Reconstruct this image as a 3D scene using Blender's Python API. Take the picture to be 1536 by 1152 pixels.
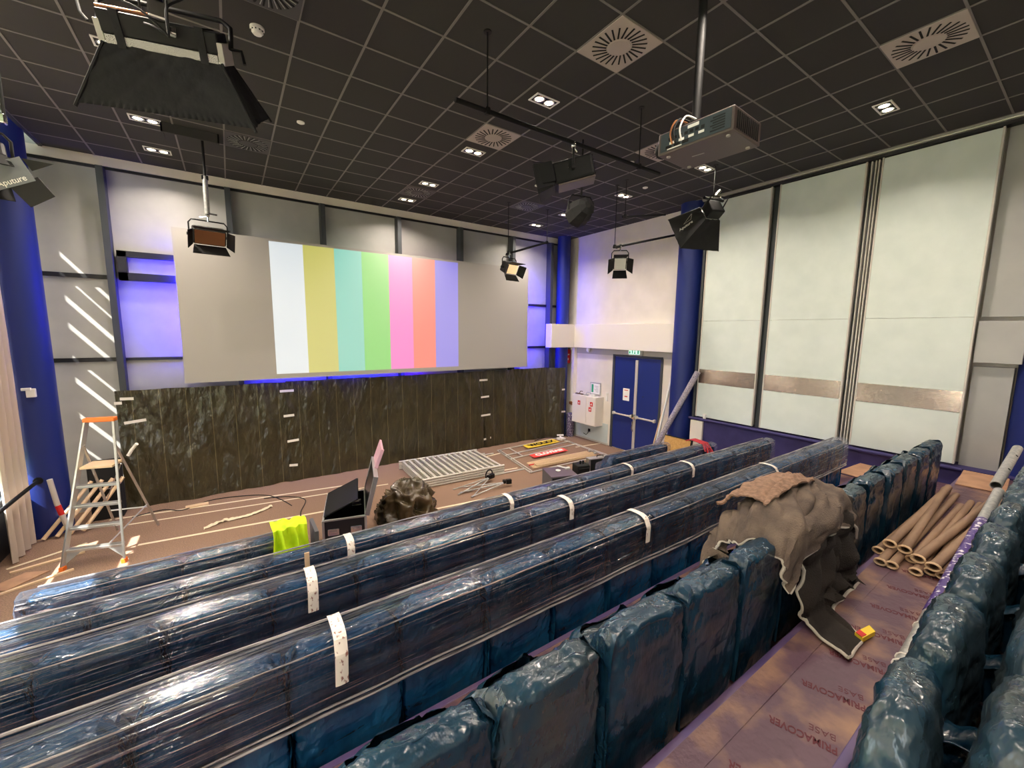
import bpy, bmesh, math, random
from mathutils import Vector, Matrix, Euler, noise
R = math.radians
PI = math.pi
scn = bpy.context.scene
COL = scn.collection
for o in list(bpy.data.objects):
    bpy.data.objects.remove(o)

# ------------------------------------------------------------------ camera
F_PX, YAW, PITCH, ROLL = 611.65, R(34.562), R(7.325), R(0.652)
fwd = Vector((math.sin(YAW) * math.cos(PITCH), math.cos(YAW) * math.cos(PITCH), -math.sin(PITCH)))
rgt = Vector((math.cos(YAW), -math.sin(YAW), 0))
upv = rgt.cross(fwd)
r2 = rgt * math.cos(ROLL) + upv * math.sin(ROLL)
u2 = -rgt * math.sin(ROLL) + upv * math.cos(ROLL)
cam_d = bpy.data.cameras.new('camera')
cam_d.sensor_fit = 'HORIZONTAL'
cam_d.sensor_width = 36.0
cam_d.lens = F_PX / 1536 * 36
cam_d.clip_start = 0.02
cam = bpy.data.objects.new('camera', cam_d)
COL.objects.link(cam)
cam.matrix_world = Matrix(((r2.x, u2.x, -fwd.x, 0), (r2.y, u2.y, -fwd.y, 0), (r2.z, u2.z, -fwd.z, 3.28), (0, 0, 0, 1)))
scn.camera = cam

# ------------------------------------------------------------------ world, sun, exposure
scn.view_settings.view_transform = 'Standard'
scn.view_settings.look = 'None'
scn.view_settings.exposure = 0.5
scn.view_settings.gamma = 1.0
scn.view_settings.use_curve_mapping = False
world = bpy.data.worlds.new('sky')
scn.world = world
world.use_nodes = True
bg = world.node_tree.nodes['Background']
bg.inputs[0].default_value = (0.86, 0.94, 1.0, 1)
bg.inputs[1].default_value = 6.5
sun_d = bpy.data.lights.new('sun', 'SUN')
sun_d.energy = 24.0
sun_d.angle = R(0.6)
sun_d.color = (1.0, 0.96, 0.88)
sun = bpy.data.objects.new('sun', sun_d)
COL.objects.link(sun)
sun.rotation_mode = 'QUATERNION'
sun.rotation_quaternion = Vector((1.0, 0.35, -1.3)).to_track_quat('-Z', 'Y')
sun.location = (-8, 5, 12)
DOWNLIGHT_W = 34.0
LED_W = 48.0

# ------------------------------------------------------------------ materials
def lin(c):
    return tuple(((v / 255) / 12.92 if v <= 10 else (((v / 255) + .055) / 1.055) ** 2.4) for v in c)

def mat(name, rgb, rough=.5, metal=0., rgb2=None, nscale=6., bump=0., bscale=40., spec=.5, coat=0., emit=None, estr=0., stretch=(1, 1, 1), detail=4., lo=.35, hi=.65):
    m = bpy.data.materials.new(name)
    m.use_nodes = True
    nt = m.node_tree
    b = nt.nodes['Principled BSDF']
    b.inputs['Base Color'].default_value = (*lin(rgb), 1)
    b.inputs['Roughness'].default_value = rough
    b.inputs['Metallic'].default_value = metal
    b.inputs['Specular IOR Level'].default_value = spec
    b.inputs['Coat Weight'].default_value = coat
    if emit:
        b.inputs['Emission Color'].default_value = (*lin(emit), 1)
        b.inputs['Emission Strength'].default_value = estr
    if rgb2 or bump:
        tc = nt.nodes.new('ShaderNodeTexCoord')
        mp = nt.nodes.new('ShaderNodeMapping')
        mp.inputs['Scale'].default_value = stretch
        nt.links.new(tc.outputs['Object'], mp.inputs['Vector'])
    if rgb2:
        n = nt.nodes.new('ShaderNodeTexNoise')
        n.inputs['Scale'].default_value = nscale
        n.inputs['Detail'].default_value = detail
        r = nt.nodes.new('ShaderNodeValToRGB')
        r.color_ramp.elements[0].position = lo
        r.color_ramp.elements[1].position = hi
        r.color_ramp.elements[0].color = (*lin(rgb), 1)
        r.color_ramp.elements[1].color = (*lin(rgb2), 1)
        nt.links.new(mp.outputs[0], n.inputs['Vector'])
        nt.links.new(n.outputs[0], r.inputs[0])
        nt.links.new(r.outputs[0], b.inputs['Base Color'])
    if bump:
        n2 = nt.nodes.new('ShaderNodeTexNoise')
        n2.inputs['Scale'].default_value = bscale
        n2.inputs['Detail'].default_value = 3
        bp = nt.nodes.new('ShaderNodeBump')
        bp.inputs['Strength'].default_value = bump
        bp.inputs['Distance'].default_value = .02
        nt.links.new(mp.outputs[0], n2.inputs['Vector'])
        nt.links.new(n2.outputs[0], bp.inputs['Height'])
        nt.links.new(bp.outputs[0], b.inputs['Normal'])
    return m

M = {}
M['tile'] = mat('ceiling tile', (50, 48, 47), .9, rgb2=(48, 46, 46), nscale=90, bump=.08, bscale=160)
M['tbar'] = mat('ceiling bar', (112, 108, 105), .6)
M['white'] = mat('white wall paint', (226, 218, 208), .6, rgb2=(216, 208, 198), nscale=2.)
M['beam'] = mat('beam paint', (228, 220, 210), .6)
M['strip_grey'] = mat('grey paint and recess shade', (176, 172, 164), .6)
M['dado'] = mat('pale blue dado', (186, 196, 198), .6)
M['panel'] = mat('grey wall panel', (172, 171, 168), .42, rgb2=(164, 163, 161), nscale=2.5)
M['mullion'] = mat('anthracite aluminium', (62, 66, 70), .55, spec=.35)
M['blackbar'] = mat('black bar', (14, 14, 20), .5)
M['bluecol'] = mat('blue column paint', (20, 38, 108), .5, bump=.03, bscale=60)
M['navy'] = mat('purple blue wall', (54, 47, 102), .7, rgb2=(46, 40, 92), nscale=5)
M['carpet'] = mat('stage carpet', (152, 121, 100), .95, rgb2=(114, 90, 76), nscale=70, bump=.25, bscale=220, detail=6)
M['purple'] = mat('purple floor membrane', (92, 66, 80), .45, rgb2=(156, 120, 96), nscale=3.6, bump=.35, bscale=22, detail=12, lo=.46, hi=.72)
M['nosing'] = mat('purple step edge', (78, 62, 108), .45, rgb2=(98, 76, 106), nscale=5, detail=8)
M['print'] = mat('maroon print', (92, 36, 46), .7)
M['bluedoor'] = mat('blue door paint', (24, 43, 114), .42)
M['alu'] = mat('brushed aluminium', (198, 196, 192), .35, metal=.85)
M['alu_pale'] = mat('pale aluminium', (206, 200, 192), .45, metal=.3)
M['steel'] = mat('brushed steel band', (186, 172, 160), .2, metal=1., bump=.3, bscale=8, stretch=(1, 2, 60))
M['galv'] = mat('galvanised tube', (190, 188, 184), .38, metal=.45, rgb2=(156, 156, 156), nscale=30)
M['chrome'] = mat('chrome', (210, 210, 210), .15, metal=1.)
M['black'] = mat('black metal', (13, 13, 14), .6, spec=.3)
M['blackmat'] = mat('matt black', (15, 15, 16), .8)
M['blackfab'] = mat('black fabric', (22, 22, 24), .85, bump=.3, bscale=14)
M['greyflap'] = mat('grey flap', (98, 102, 108), .5)
M['whiteplastic'] = mat('white plastic', (232, 230, 226), .4)
M['ventwhite'] = mat('vent white', (172, 160, 152), .5)
M['ventdark'] = mat('vent dark', (58, 54, 56), .5)
M['slot'] = mat('slot black', (8, 8, 8), .9)
M['lamp'] = mat('lit lamp', (255, 240, 214), .4, emit=(255, 236, 200), estr=9)
M['orange'] = mat('orange plastic', (236, 116, 32), .4)
M['red'] = mat('red', (206, 36, 34), .5)
M['redfab'] = mat('red ribbon', (176, 30, 44), .6)
M['hivis'] = mat('hi vis yellow fabric', (214, 240, 20), .7, rgb2=(190, 226, 6), nscale=8, bump=.3, bscale=16)
M['greentxt'] = mat('green sign', (28, 120, 84), .5, emit=(28, 130, 90), estr=.4)
M['exitface'] = mat('exit sign face', (206, 240, 226), .4, emit=(190, 240, 220), estr=.7)
M['paper'] = mat('paper', (240, 238, 234), .7)
M['floortape'] = mat('cream floor tape', (222, 206, 176), .6)
M['tapewhite'] = mat('white tape', (232, 226, 220), .5)
M['ply'] = mat('plywood', (204, 160, 96), .6, rgb2=(188, 142, 78), nscale=4, stretch=(1, 6, 6))
M['card'] = mat('brown cardboard', (182, 140, 110), .75, rgb2=(164, 124, 98), nscale=7)
M['kraft'] = mat('kraft tube', (160, 130, 106), .6, rgb2=(136, 108, 88), nscale=5, stretch=(.5, 4, 4))
M['wood'] = mat('batten wood', (216, 186, 150), .6)
M['felt'] = mat('grey brown felt', (112, 96, 84), .95, rgb2=(84, 72, 66), nscale=9, bump=.5, bscale=120, detail=6)
M['feltdark'] = mat('dark brown felt', (44, 36, 31), .95, rgb2=(32, 26, 23), nscale=7, bump=.5, bscale=120, detail=6)
M['felttan'] = mat('tan felt', (154, 122, 102), .95, rgb2=(122, 96, 80), nscale=30, bump=.5, bscale=120)
M['binding'] = mat('white binding', (196, 188, 176), .8)
M['cloth_curtain'] = mat('beige curtain', (196, 182, 170), .9)
M['copper'] = mat('copper face', (168, 112, 76), .35, metal=.7)
M['lens'] = mat('diffuser lens', (250, 226, 180), .4, emit=(255, 220, 160), estr=.55)
M['projwhite'] = mat('projector dark shell', (86, 74, 72), .45)
M['projface'] = mat('projector io panel', (58, 68, 74), .4)
M['box_purple'] = mat('purple grey box', (92, 78, 88), .5)
M['box_grey'] = mat('grey box side', (92, 90, 96), .6)
M['flight'] = mat('black laminate', (26, 26, 28), .3)
M['pink'] = mat('pink lid edge', (206, 160, 176), .5)
M['banner_y'] = mat('yellow banner', (240, 206, 60), .6)
M['banner_r'] = mat('red banner', (230, 66, 58), .6)
M['sockpurple'] = mat('purple dotted wrap', (72, 48, 118), .4, rgb2=(220, 216, 222), nscale=34, lo=.56, hi=.6)
M['rollpattern'] = mat('dotted roll', (186, 178, 186), .45, rgb2=(110, 100, 124), nscale=70, lo=.5, hi=.54)
M['rollpurple'] = mat('purple dotted roll', (74, 62, 92), .5, rgb2=(196, 188, 196), nscale=40, lo=.56, hi=.6)
M['fragile'] = mat('printed packing tape', (238, 228, 220), .5, rgb2=(150, 104, 96), nscale=60, lo=.6, hi=.66, stretch=(1, 1, .45))
M['glass'] = mat('window glass', (220, 230, 235), .05)
M['darkbrown'] = mat('brown ply edge', (84, 60, 44), .7)  # plain dark brown, used for the trowel

def plastic_mat(name, rgb, rgb2, rough=.24, bs=.5, bscale=16., stretch=(1, 1, .45)):
    m = mat(name, rgb, rough, rgb2=rgb2, nscale=5, bump=bs, bscale=bscale, spec=.5, coat=.25, stretch=stretch, detail=5)
    m.node_tree.nodes['Principled BSDF'].inputs['Coat Roughness'].default_value = .12
    return m
M['bag'] = plastic_mat('blue bin bag', (11, 37, 54), (28, 60, 80), bs=.6, bscale=20)
M['wrapbag'] = plastic_mat('blue bin bag under film', (10, 52, 90), (30, 88, 130), bs=.6, bscale=20)
M['bag2'] = plastic_mat('dark bin bag', (44, 48, 52), (22, 48, 64))
M['bag3'] = plastic_mat('smoky bin bag', (50, 58, 62), (20, 56, 76), bs=.6, bscale=20)
M['tarp'] = plastic_mat('olive tarpaulin', (62, 56, 36), (50, 46, 30), rough=.28, bs=1., bscale=9., stretch=(1, 1, .5))

def tarp_lines(m):
    nt = m.node_tree
    b = nt.nodes['Principled BSDF']
    for nd in nt.nodes:
        if nd.type == 'BUMP': nd.inputs['Distance'].default_value = .05
    src = b.inputs['Base Color'].links[0].from_socket
    tc = nt.nodes.new('ShaderNodeTexCoord')
    sx = nt.nodes.new('ShaderNodeSeparateXYZ')
    nt.links.new(tc.outputs['Object'], sx.inputs[0])
    md = nt.nodes.new('ShaderNodeMath'); md.operation = 'PINGPONG'; md.inputs[1].default_value = .19
    nt.links.new(sx.outputs[0], md.inputs[0])
    lt = nt.nodes.new('ShaderNodeMath'); lt.operation = 'LESS_THAN'; lt.inputs[1].default_value = .004
    nt.links.new(md.outputs[0], lt.inputs[0])
    ml = nt.nodes.new('ShaderNodeMath'); ml.operation = 'MULTIPLY'; ml.inputs[1].default_value = .3
    nt.links.new(lt.outputs[0], ml.inputs[0])
    mx = nt.nodes.new('ShaderNodeMixRGB')
    mx.inputs[2].default_value = (*lin((170, 160, 120)), 1)
    nt.links.new(ml.outputs[0], mx.inputs[0]); nt.links.new(src, mx.inputs[1])
    nt.links.new(mx.outputs[0], b.inputs['Base Color'])
tarp_lines(M['tarp'])
M['tarpheap'] = plastic_mat('olive plastic heap', (58, 50, 32), (88, 72, 48), rough=.25, bs=.6, bscale=9.)

# translucent stretch film: streaks run along the row (x)
def film_mat():
    m = bpy.data.materials.new('clear stretch film')
    m.use_nodes = True
    nt = m.node_tree
    nt.nodes.clear()
    N = nt.nodes.new
    out = N('ShaderNodeOutputMaterial')
    tc = N('ShaderNodeTexCoord')
    def streak(sc, rot, det, off):
        mp = N('ShaderNodeMapping'); mp.inputs['Scale'].default_value = sc
        mp.inputs['Rotation'].default_value = (0, R(rot), 0); mp.inputs['Location'].default_value = (off, off, off)
        nt.links.new(tc.outputs['Object'], mp.inputs[0])
        n = N('ShaderNodeTexNoise'); n.inputs['Scale'].default_value = 1.0; n.inputs['Detail'].default_value = det; n.inputs['Roughness'].default_value = .6
        nt.links.new(mp.outputs[0], n.inputs['Vector'])
        return n.outputs[0]
    def rng(s, a, b, c, d):
        r = N('ShaderNodeMapRange')
        for k, v in zip(('From Min', 'From Max', 'To Min', 'To Max'), (a, b, c, d)): r.inputs[k].default_value = v
        nt.links.new(s, r.inputs['Value']); return r.outputs[0]
    def mth(op, a, b):
        k = N('ShaderNodeMath'); k.operation = op
        for i, v in enumerate((a, b)):
            if isinstance(v, (int, float)): k.inputs[i].default_value = v
            else: nt.links.new(v, k.inputs[i])
        return k.outputs[0]
    fine = streak((.5, 62, 80), 1.3, 2, 0)
    fine2 = streak((1.0, 40, 52), -2.0, 3, 5.1)
    broad = streak((.35, 14, 17), .6, 3, 9.7)
    h = mth('ADD', fine, mth('MULTIPLY', fine2, .8))
    bp = N('ShaderNodeBump'); bp.inputs['Strength'].default_value = .9; bp.inputs['Distance'].default_value = .012
    nt.links.new(h, bp.inputs['Height'])
    lines = rng(fine, .58, .68, 0., .62)
    lines2 = rng(fine2, .60, .70, 0., .5)
    haze = rng(broad, .41, .71, .03, .25)
    fac = mth('MAXIMUM', mth('MAXIMUM', lines, lines2), haze)
    tr = N('ShaderNodeBsdfTransparent'); tr.inputs[0].default_value = (.90, .91, .95, 1)
    gl = N('ShaderNodeBsdfGlossy'); gl.inputs['Roughness'].default_value = .14; gl.inputs[0].default_value = (.95, .95, .97, 1)
    df = N('ShaderNodeBsdfDiffuse'); df.inputs[0].default_value = (.40, .42, .54, 1)
    nt.links.new(bp.outputs[0], gl.inputs['Normal']); nt.links.new(bp.outputs[0], df.inputs['Normal'])
    m1 = N('ShaderNodeMixShader'); m1.inputs[0].default_value = .26
    nt.links.new(gl.outputs[0], m1.inputs[1]); nt.links.new(df.outputs[0], m1.inputs[2])
    f = N('ShaderNodeFresnel'); f.inputs[0].default_value = 1.5
    nt.links.new(bp.outputs[0], f.inputs['Normal'])
    m2 = N('ShaderNodeMixShader')
    nt.links.new(mth('MAXIMUM', f.outputs[0], fac), m2.inputs[0])
    nt.links.new(tr.outputs[0], m2.inputs[1]); nt.links.new(m1.outputs[0], m2.inputs[2])
    nt.links.new(m2.outputs[0], out.inputs[0])
    return m
M['film'] = film_mat()
M['filmfold'] = mat('gathered film', (176, 172, 176), .22, rgb2=(96, 92, 100), nscale=8, stretch=(.6, 10, 10), coat=.5, bump=.4, bscale=40)

def translucent_mat(name, rgb, t=.5):
    m = bpy.data.materials.new(name)
    m.use_nodes = True
    nt = m.node_tree; nt.nodes.clear()
    out = nt.nodes.new('ShaderNodeOutputMaterial')
    d = nt.nodes.new('ShaderNodeBsdfDiffuse'); d.inputs[0].default_value = (*lin(rgb), 1)
    tl = nt.nodes.new('ShaderNodeBsdfTranslucent'); tl.inputs[0].default_value = (*lin(rgb), 1)
    mx = nt.nodes.new('ShaderNodeMixShader'); mx.inputs[0].default_value = t
    nt.links.new(d.outputs[0], mx.inputs[1]); nt.links.new(tl.outputs[0], mx.inputs[2])
    nt.links.new(mx.outputs[0], out.inputs[0])
    return m
M['blind'] = translucent_mat('beige roller blind', (236, 226, 214), .5)

def pane_mat():
    m = bpy.data.materials.new('clear pane')
    m.use_nodes = True
    nt = m.node_tree; nt.nodes.clear()
    out = nt.nodes.new('ShaderNodeOutputMaterial')
    tr = nt.nodes.new('ShaderNodeBsdfTransparent'); tr.inputs[0].default_value = (.95, .97, .97, 1)
    gl = nt.nodes.new('ShaderNodeBsdfGlossy'); gl.inputs['Roughness'].default_value = .02
    mx = nt.nodes.new('ShaderNodeMixShader'); mx.inputs[0].default_value = .06
    nt.links.new(tr.outputs[0], mx.inputs[1]); nt.links.new(gl.outputs[0], mx.inputs[2])
    nt.links.new(mx.outputs[0], out.inputs[0])
    return m
M['pane'] = pane_mat()

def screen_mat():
    """grey matt projection cloth with the projected colour bars painted in as emission"""
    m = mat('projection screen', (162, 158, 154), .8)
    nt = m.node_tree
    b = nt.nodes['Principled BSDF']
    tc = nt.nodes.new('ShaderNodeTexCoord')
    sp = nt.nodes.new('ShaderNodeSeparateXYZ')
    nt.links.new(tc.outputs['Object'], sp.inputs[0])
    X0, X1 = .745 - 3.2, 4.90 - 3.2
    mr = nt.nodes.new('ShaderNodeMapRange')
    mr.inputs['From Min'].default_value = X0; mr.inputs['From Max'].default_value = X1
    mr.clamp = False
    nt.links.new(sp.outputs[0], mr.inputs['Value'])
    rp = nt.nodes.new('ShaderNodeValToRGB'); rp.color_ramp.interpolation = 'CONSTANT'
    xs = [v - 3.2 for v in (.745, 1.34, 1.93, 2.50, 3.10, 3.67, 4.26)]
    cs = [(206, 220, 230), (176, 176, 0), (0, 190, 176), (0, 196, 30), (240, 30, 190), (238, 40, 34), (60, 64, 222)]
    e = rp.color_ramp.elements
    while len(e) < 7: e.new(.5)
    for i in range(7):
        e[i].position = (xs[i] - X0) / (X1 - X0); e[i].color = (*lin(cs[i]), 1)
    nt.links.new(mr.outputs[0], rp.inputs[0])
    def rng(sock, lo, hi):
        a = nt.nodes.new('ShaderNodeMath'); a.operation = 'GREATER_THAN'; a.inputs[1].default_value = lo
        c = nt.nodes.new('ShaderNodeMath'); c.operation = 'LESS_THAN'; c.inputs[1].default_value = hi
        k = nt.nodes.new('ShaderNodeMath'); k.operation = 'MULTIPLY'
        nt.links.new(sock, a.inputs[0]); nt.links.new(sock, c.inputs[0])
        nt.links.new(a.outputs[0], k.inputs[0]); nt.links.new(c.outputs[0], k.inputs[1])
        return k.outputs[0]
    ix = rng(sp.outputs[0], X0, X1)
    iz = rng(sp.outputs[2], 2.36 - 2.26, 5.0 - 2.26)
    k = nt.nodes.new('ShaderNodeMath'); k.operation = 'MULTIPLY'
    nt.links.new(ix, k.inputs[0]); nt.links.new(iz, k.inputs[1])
    k2 = nt.nodes.new('ShaderNodeMath'); k2.operation = 'MULTIPLY'; k2.inputs[1].default_value = SCREEN_E  # the projector's light is put into the cloth as emission
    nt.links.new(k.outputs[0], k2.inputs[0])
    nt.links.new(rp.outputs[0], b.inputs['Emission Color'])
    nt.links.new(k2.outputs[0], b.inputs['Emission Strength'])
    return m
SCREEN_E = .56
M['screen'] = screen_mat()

# ------------------------------------------------------------------ mesh helpers
def NB(): return bmesh.new()

def xf(bm, vs, Mx):
    if Mx is not None:
        for v in vs: v.co = Mx @ v.co

def box(bm, c, s, Mx=None, bev=0.):
    r = bmesh.ops.create_cube(bm, size=1.0)
    vs = r['verts']
    for v in vs:
        v.co = Vector((c[0] + v.co.x * s[0], c[1] + v.co.y * s[1], c[2] + v.co.z * s[2]))
    if bev:
        es = list({e for v in vs for e in v.link_edges})
        rr = bmesh.ops.bevel(bm, geom=es, offset=bev, segments=2, affect='EDGES', profile=.5)
        vs = list({v for f in rr['faces'] for v in f.verts} | {v for v in vs if v.is_valid})
    xf(bm, vs, Mx)
    return vs

def bb(bm, lo, hi, Mx=None, bev=0.):
    c = [(a + b) / 2 for a, b in zip(lo, hi)]
    s = [abs(b - a) for a, b in zip(lo, hi)]
    return box(bm, c, s, Mx, bev)

def frame_of(d):
    d = d.normalized()
    a = Vector((0, 0, 1)) if abs(d.z) < .9 else Vector((1, 0, 0))
    x = d.cross(a).normalized()
    return x, d.cross(x).normalized()

def tube(bm, pts, r, n=8, caps=True, Mx=None, r_end=None):
    pts = [Vector(p) for p in pts]
    rings = []
    N = len(pts)
    px = None
    for i, p in enumerate(pts):
        d = (pts[min(i + 1, N - 1)] - pts[max(i - 1, 0)])
        if d.length < 1e-9: d = Vector((0, 0, 1))
        d.normalize()
        if px is None:
            x, y = frame_of(d)
        else:
            x = (px - d * px.dot(d))
            if x.length < 1e-6: x, y = frame_of(d)
            x.normalize(); y = d.cross(x)
        px = x
        rr = r if r_end is None else r + (r_end - r) * i / max(1, N - 1)
        ring = []
        for k in range(n):
            a = 2 * PI * k / n
            co = p + (x * math.cos(a) + y * math.sin(a)) * rr
            ring.append(bm.verts.new(Mx @ co if Mx is not None else co))
        rings.append(ring)
    for a, b in zip(rings, rings[1:]):
        for k in range(n):
            bm.faces.new((a[k], a[(k + 1) % n], b[(k + 1) % n], b[k]))
    if caps:
        bm.faces.new(rings[0][::-1]); bm.faces.new(rings[-1])

def hollow(bm, p0, p1, r, r_in, n=18):
    p0, p1 = Vector(p0), Vector(p1)
    x, y = frame_of(p1 - p0)
    rs = []
    for p, q in ((p0, r_in), (p0, r), (p1, r), (p1, r_in)):
        rs.append([bm.verts.new(p + (x * math.cos(2 * PI * k / n) + y * math.sin(2 * PI * k / n)) * q) for k in range(n)])
    for i in range(4):
        a, b = rs[i], rs[(i + 1) % 4]
        for k in range(n):
            bm.faces.new((a[k], a[(k + 1) % n], b[(k + 1) % n], b[k]))

def disc(bm, c, r, n=24, up=1):
    vs = [bm.verts.new((c[0] + r * math.cos(2 * PI * k / n), c[1] + r * math.sin(2 * PI * k / n), c[2])) for k in range(n)]
    bm.faces.new(vs if up > 0 else vs[::-1])

def lathe(bm, prof, c=(0, 0, 0), n=24, Mx=None):
    rings = []
    for (r, z) in prof:
        rings.append([bm.verts.new((lambda co: Mx @ co if Mx is not None else co)(Vector((c[0] + r * math.cos(2 * PI * k / n), c[1] + r * math.sin(2 * PI * k / n), c[2] + z)))) for k in range(n)])
    for a, b in zip(rings, rings[1:]):
        for k in range(n):
            bm.faces.new((a[k], a[(k + 1) % n], b[(k + 1) % n], b[k]))
    if prof[0][0] > 1e-4: bm.faces.new(rings[0][::-1])
    if prof[-1][0] > 1e-4: bm.faces.new(rings[-1])

def grid(bm, nu, nv, fn, cu=False, cv=False):
    vs = [[bm.verts.new(fn(i / (nu if cu else nu - 1), j / (nv if cv else nv - 1))) for j in range(nv)] for i in range(nu)]
    for i in range(nu if cu else nu - 1):
        for j in range(nv if cv else nv - 1):
            a, b = (i + 1) % nu, (j + 1) % nv
            bm.faces.new((vs[i][j], vs[a][j], vs[a][b], vs[i][b]))
    return vs

def prism(bm, pts, h, Mx=None):
    """pts: 3d loop; h: extrusion vector"""
    h = Vector(h)
    a = [bm.verts.new(Vector(p)) for p in pts]
    b = [bm.verts.new(Vector(p) + h) for p in pts]
    bm.faces.new(a[::-1]); bm.faces.new(b)
    n = len(pts)
    for k in range(n):
        bm.faces.new((a[k], a[(k + 1) % n], b[(k + 1) % n], b[k]))
    xf(bm, a + b, Mx)

def thicken(bm, t):
    """give an open sheet a real thickness"""
    bm.normal_update()
    bmesh.ops.solidify(bm, geom=bm.faces[:], thickness=t)

def rootmat(o):
    while o.parent is not None: o = o.parent
    return Matrix.LocRotScale(o.location, o.rotation_euler, None)

def obj(name, bm, m, parent=None, smooth=False, local=False, kind=None, label=None, fix=True):
    if fix: bmesh.ops.recalc_face_normals(bm, faces=bm.faces[:])
    me = bpy.data.meshes.new(name)
    if parent is not None and not local:
        bm.transform(rootmat(parent).inverted())
    bm.to_mesh(me); bm.free()
    if m is not None: me.materials.append(m)
    if smooth:
        for p in me.polygons: p.use_smooth = True
        me.set_sharp_from_angle(angle=R(42))
    o = bpy.data.objects.new(name, me)
    COL.objects.link(o)
    if parent is not None: o.parent = parent
    if kind: o['kind'] = kind
    if label: o['label'] = label
    return o

def tag(o, label, cat, group=None):
    o['label'] = label; o['category'] = cat
    if group: o['group'] = group
    return o

def thing(name, label, cat, loc=(0, 0, 0), rot=(0, 0, 0), group=None):
    o = bpy.data.objects.new(name, None)
    o.empty_display_size = .1
    COL.objects.link(o)
    o.location = loc
    o.rotation_euler = rot if not isinstance(rot, (int, float)) else (0, 0, rot)
    return tag(o, label, cat, group)

def dup(root, loc, rot=None, label=None, group=None):
    r = root.copy(); COL.objects.link(r); r.location = loc
    if rot is not None: r.rotation_euler = rot
    if label: r['label'] = label
    if group: r['group'] = group
    for ch in list(root.children):
        c = ch.copy(); COL.objects.link(c); c.parent = r
        for g in list(ch.children):
            d = g.copy(); COL.objects.link(d); d.parent = c
    return r

def struct(name, bm, m, parent=None, smooth=False):
    return obj(name, bm, m, parent, smooth, kind='structure')

def text(name, s, size, m, parent, Mx, local=False, ext=.0008, kind=None, bold=0., align='LEFT', squash=1.):
    cu = bpy.data.curves.new(name, 'FONT')
    cu.body = s; cu.size = size; cu.extrude = ext; cu.align_x = align; cu.offset = bold
    to = bpy.data.objects.new(name, cu)
    COL.objects.link(to)
    dg = bpy.context.evaluated_depsgraph_get()
    dg.update()
    me = bpy.data.meshes.new_from_object(to.evaluated_get(dg))
    bpy.data.objects.remove(to)
    bm = NB(); bm.from_mesh(me)
    bpy.data.meshes.remove(me)
    bm.transform(Mx @ Matrix.Diagonal((squash, 1, 1, 1)))
    return obj(name, bm, m, parent, local=local, kind=kind, fix=False)

def fr(p):
    return noise.noise(Vector(p))
# ================================================================== THE SETTING
OX, OY, CZ = 3.1164, 1.6233, 6.145
XL, XR, YB, YF = -2.9, 8.95, -2.6, 10.02
NOSE = [5.86, 4.88, 3.90, 2.93, 1.95, .95, .42]      # front edges of the seating steps (y), bottom to top
TIER = [.23 * k for k in range(8)]

bm = NB(); bb(bm, (XL - .3, YB, -.1), (XR + .1, YF, 0)); struct('floor', bm, M['carpet'])
for k in range(1, 8):
    y1 = NOSE[k - 1]; y0 = NOSE[k] if k < 7 else YB
    bm = NB(); bb(bm, (-1.75, y0, 0.001), (8.5 if k < 6 else 8.9, y1 - .004, TIER[k]), bev=.012)
    fl = struct('floor_tier', bm, M['purple'])
    bm = NB()
    bb(bm, (-1.75, y1 - .03, TIER[k] - .16), (8.5, y1 + .006, TIER[k] + .004), bev=.004)
    struct('floor_nosing', bm, M['nosing'], fl)
    if k == 6: walk = fl
# overlapping sheets and print of the walkway covering
bm = NB()
for i in range(9):
    pass
Tm = Matrix(((-.36, .933, 0, 0), (0, 0, 0, 0), (0, 0, 1, 0), (0, 0, 0, 1)))
def flat_text_matrix(x, y, z, dx, dy):
    d = Vector((dx, dy, 0)).normalized()
    u = Vector((-d.y, d.x, 0))
    return Matrix(((d.x, u.x, 0, x), (d.y, u.y, 0, y), (0, 0, 1, z), (0, 0, 0, 1)))
for i in range(-1, 10):
    x = 2.20 + .385 * i
    text('printed_text', 'PRIMACOVER', .062, M['print'], walk, flat_text_matrix(x, .50, TIER[6] + .0015, -.30, .93), kind='structure', bold=.0012, squash=.72)
    text('printed_text', 'BASE', .056, M['print'], walk, flat_text_matrix(x + .068, .525, TIER[6] + .0015, -.30, .93), kind='structure', bold=-.001, squash=.9)
bm = NB()
grid(bm, 60, 4, lambda u, v: Vector((-1.7 + 10.2 * u, .80 + .14 * v, TIER[6] + .003 + .01 * abs(fr((u * 30, v * 3, 1))) * (1 - v))))
thicken(bm, .002)
struct('floor_sheet_overlap', bm, M['purple'], walk, smooth=True)

# ceiling
bm = NB(); bb(bm, (OX - 9 * .6, YB, CZ), (XR, YF, CZ + .05)); ceil = struct('ceiling', bm, M['tile'])
bm = NB()
for i in range(-9, 10):
    x = OX + .6 * i
    if x > XR: break
    bb(bm, (x - .011, YB, CZ - .006), (x + .011, YF, CZ + .001))
for j in range(-7, 15):
    y = OY + .6 * j
    if y < YB: continue
    bb(bm, (OX - 5.4, y - .0105, CZ - .0055), (XR, y + .0105, CZ + .001))
struct('ceiling_grid', bm, M['tbar'], ceil)
bm = NB(); bb(bm, (OX - 5.44, YB, CZ - .02), (OX - 5.4, YF, CZ + .06)); struct('trim_1', bm, M['mullion'])
bm = NB(); bb(bm, (XL - .3, YB, 6.62), (OX - 5.3, YF, 6.7)); bb(bm, (OX - 5.42, YB, CZ + .06), (OX - 5.4, YF, 6.62)); struct('ceiling_cove', bm, M['white'])

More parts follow.
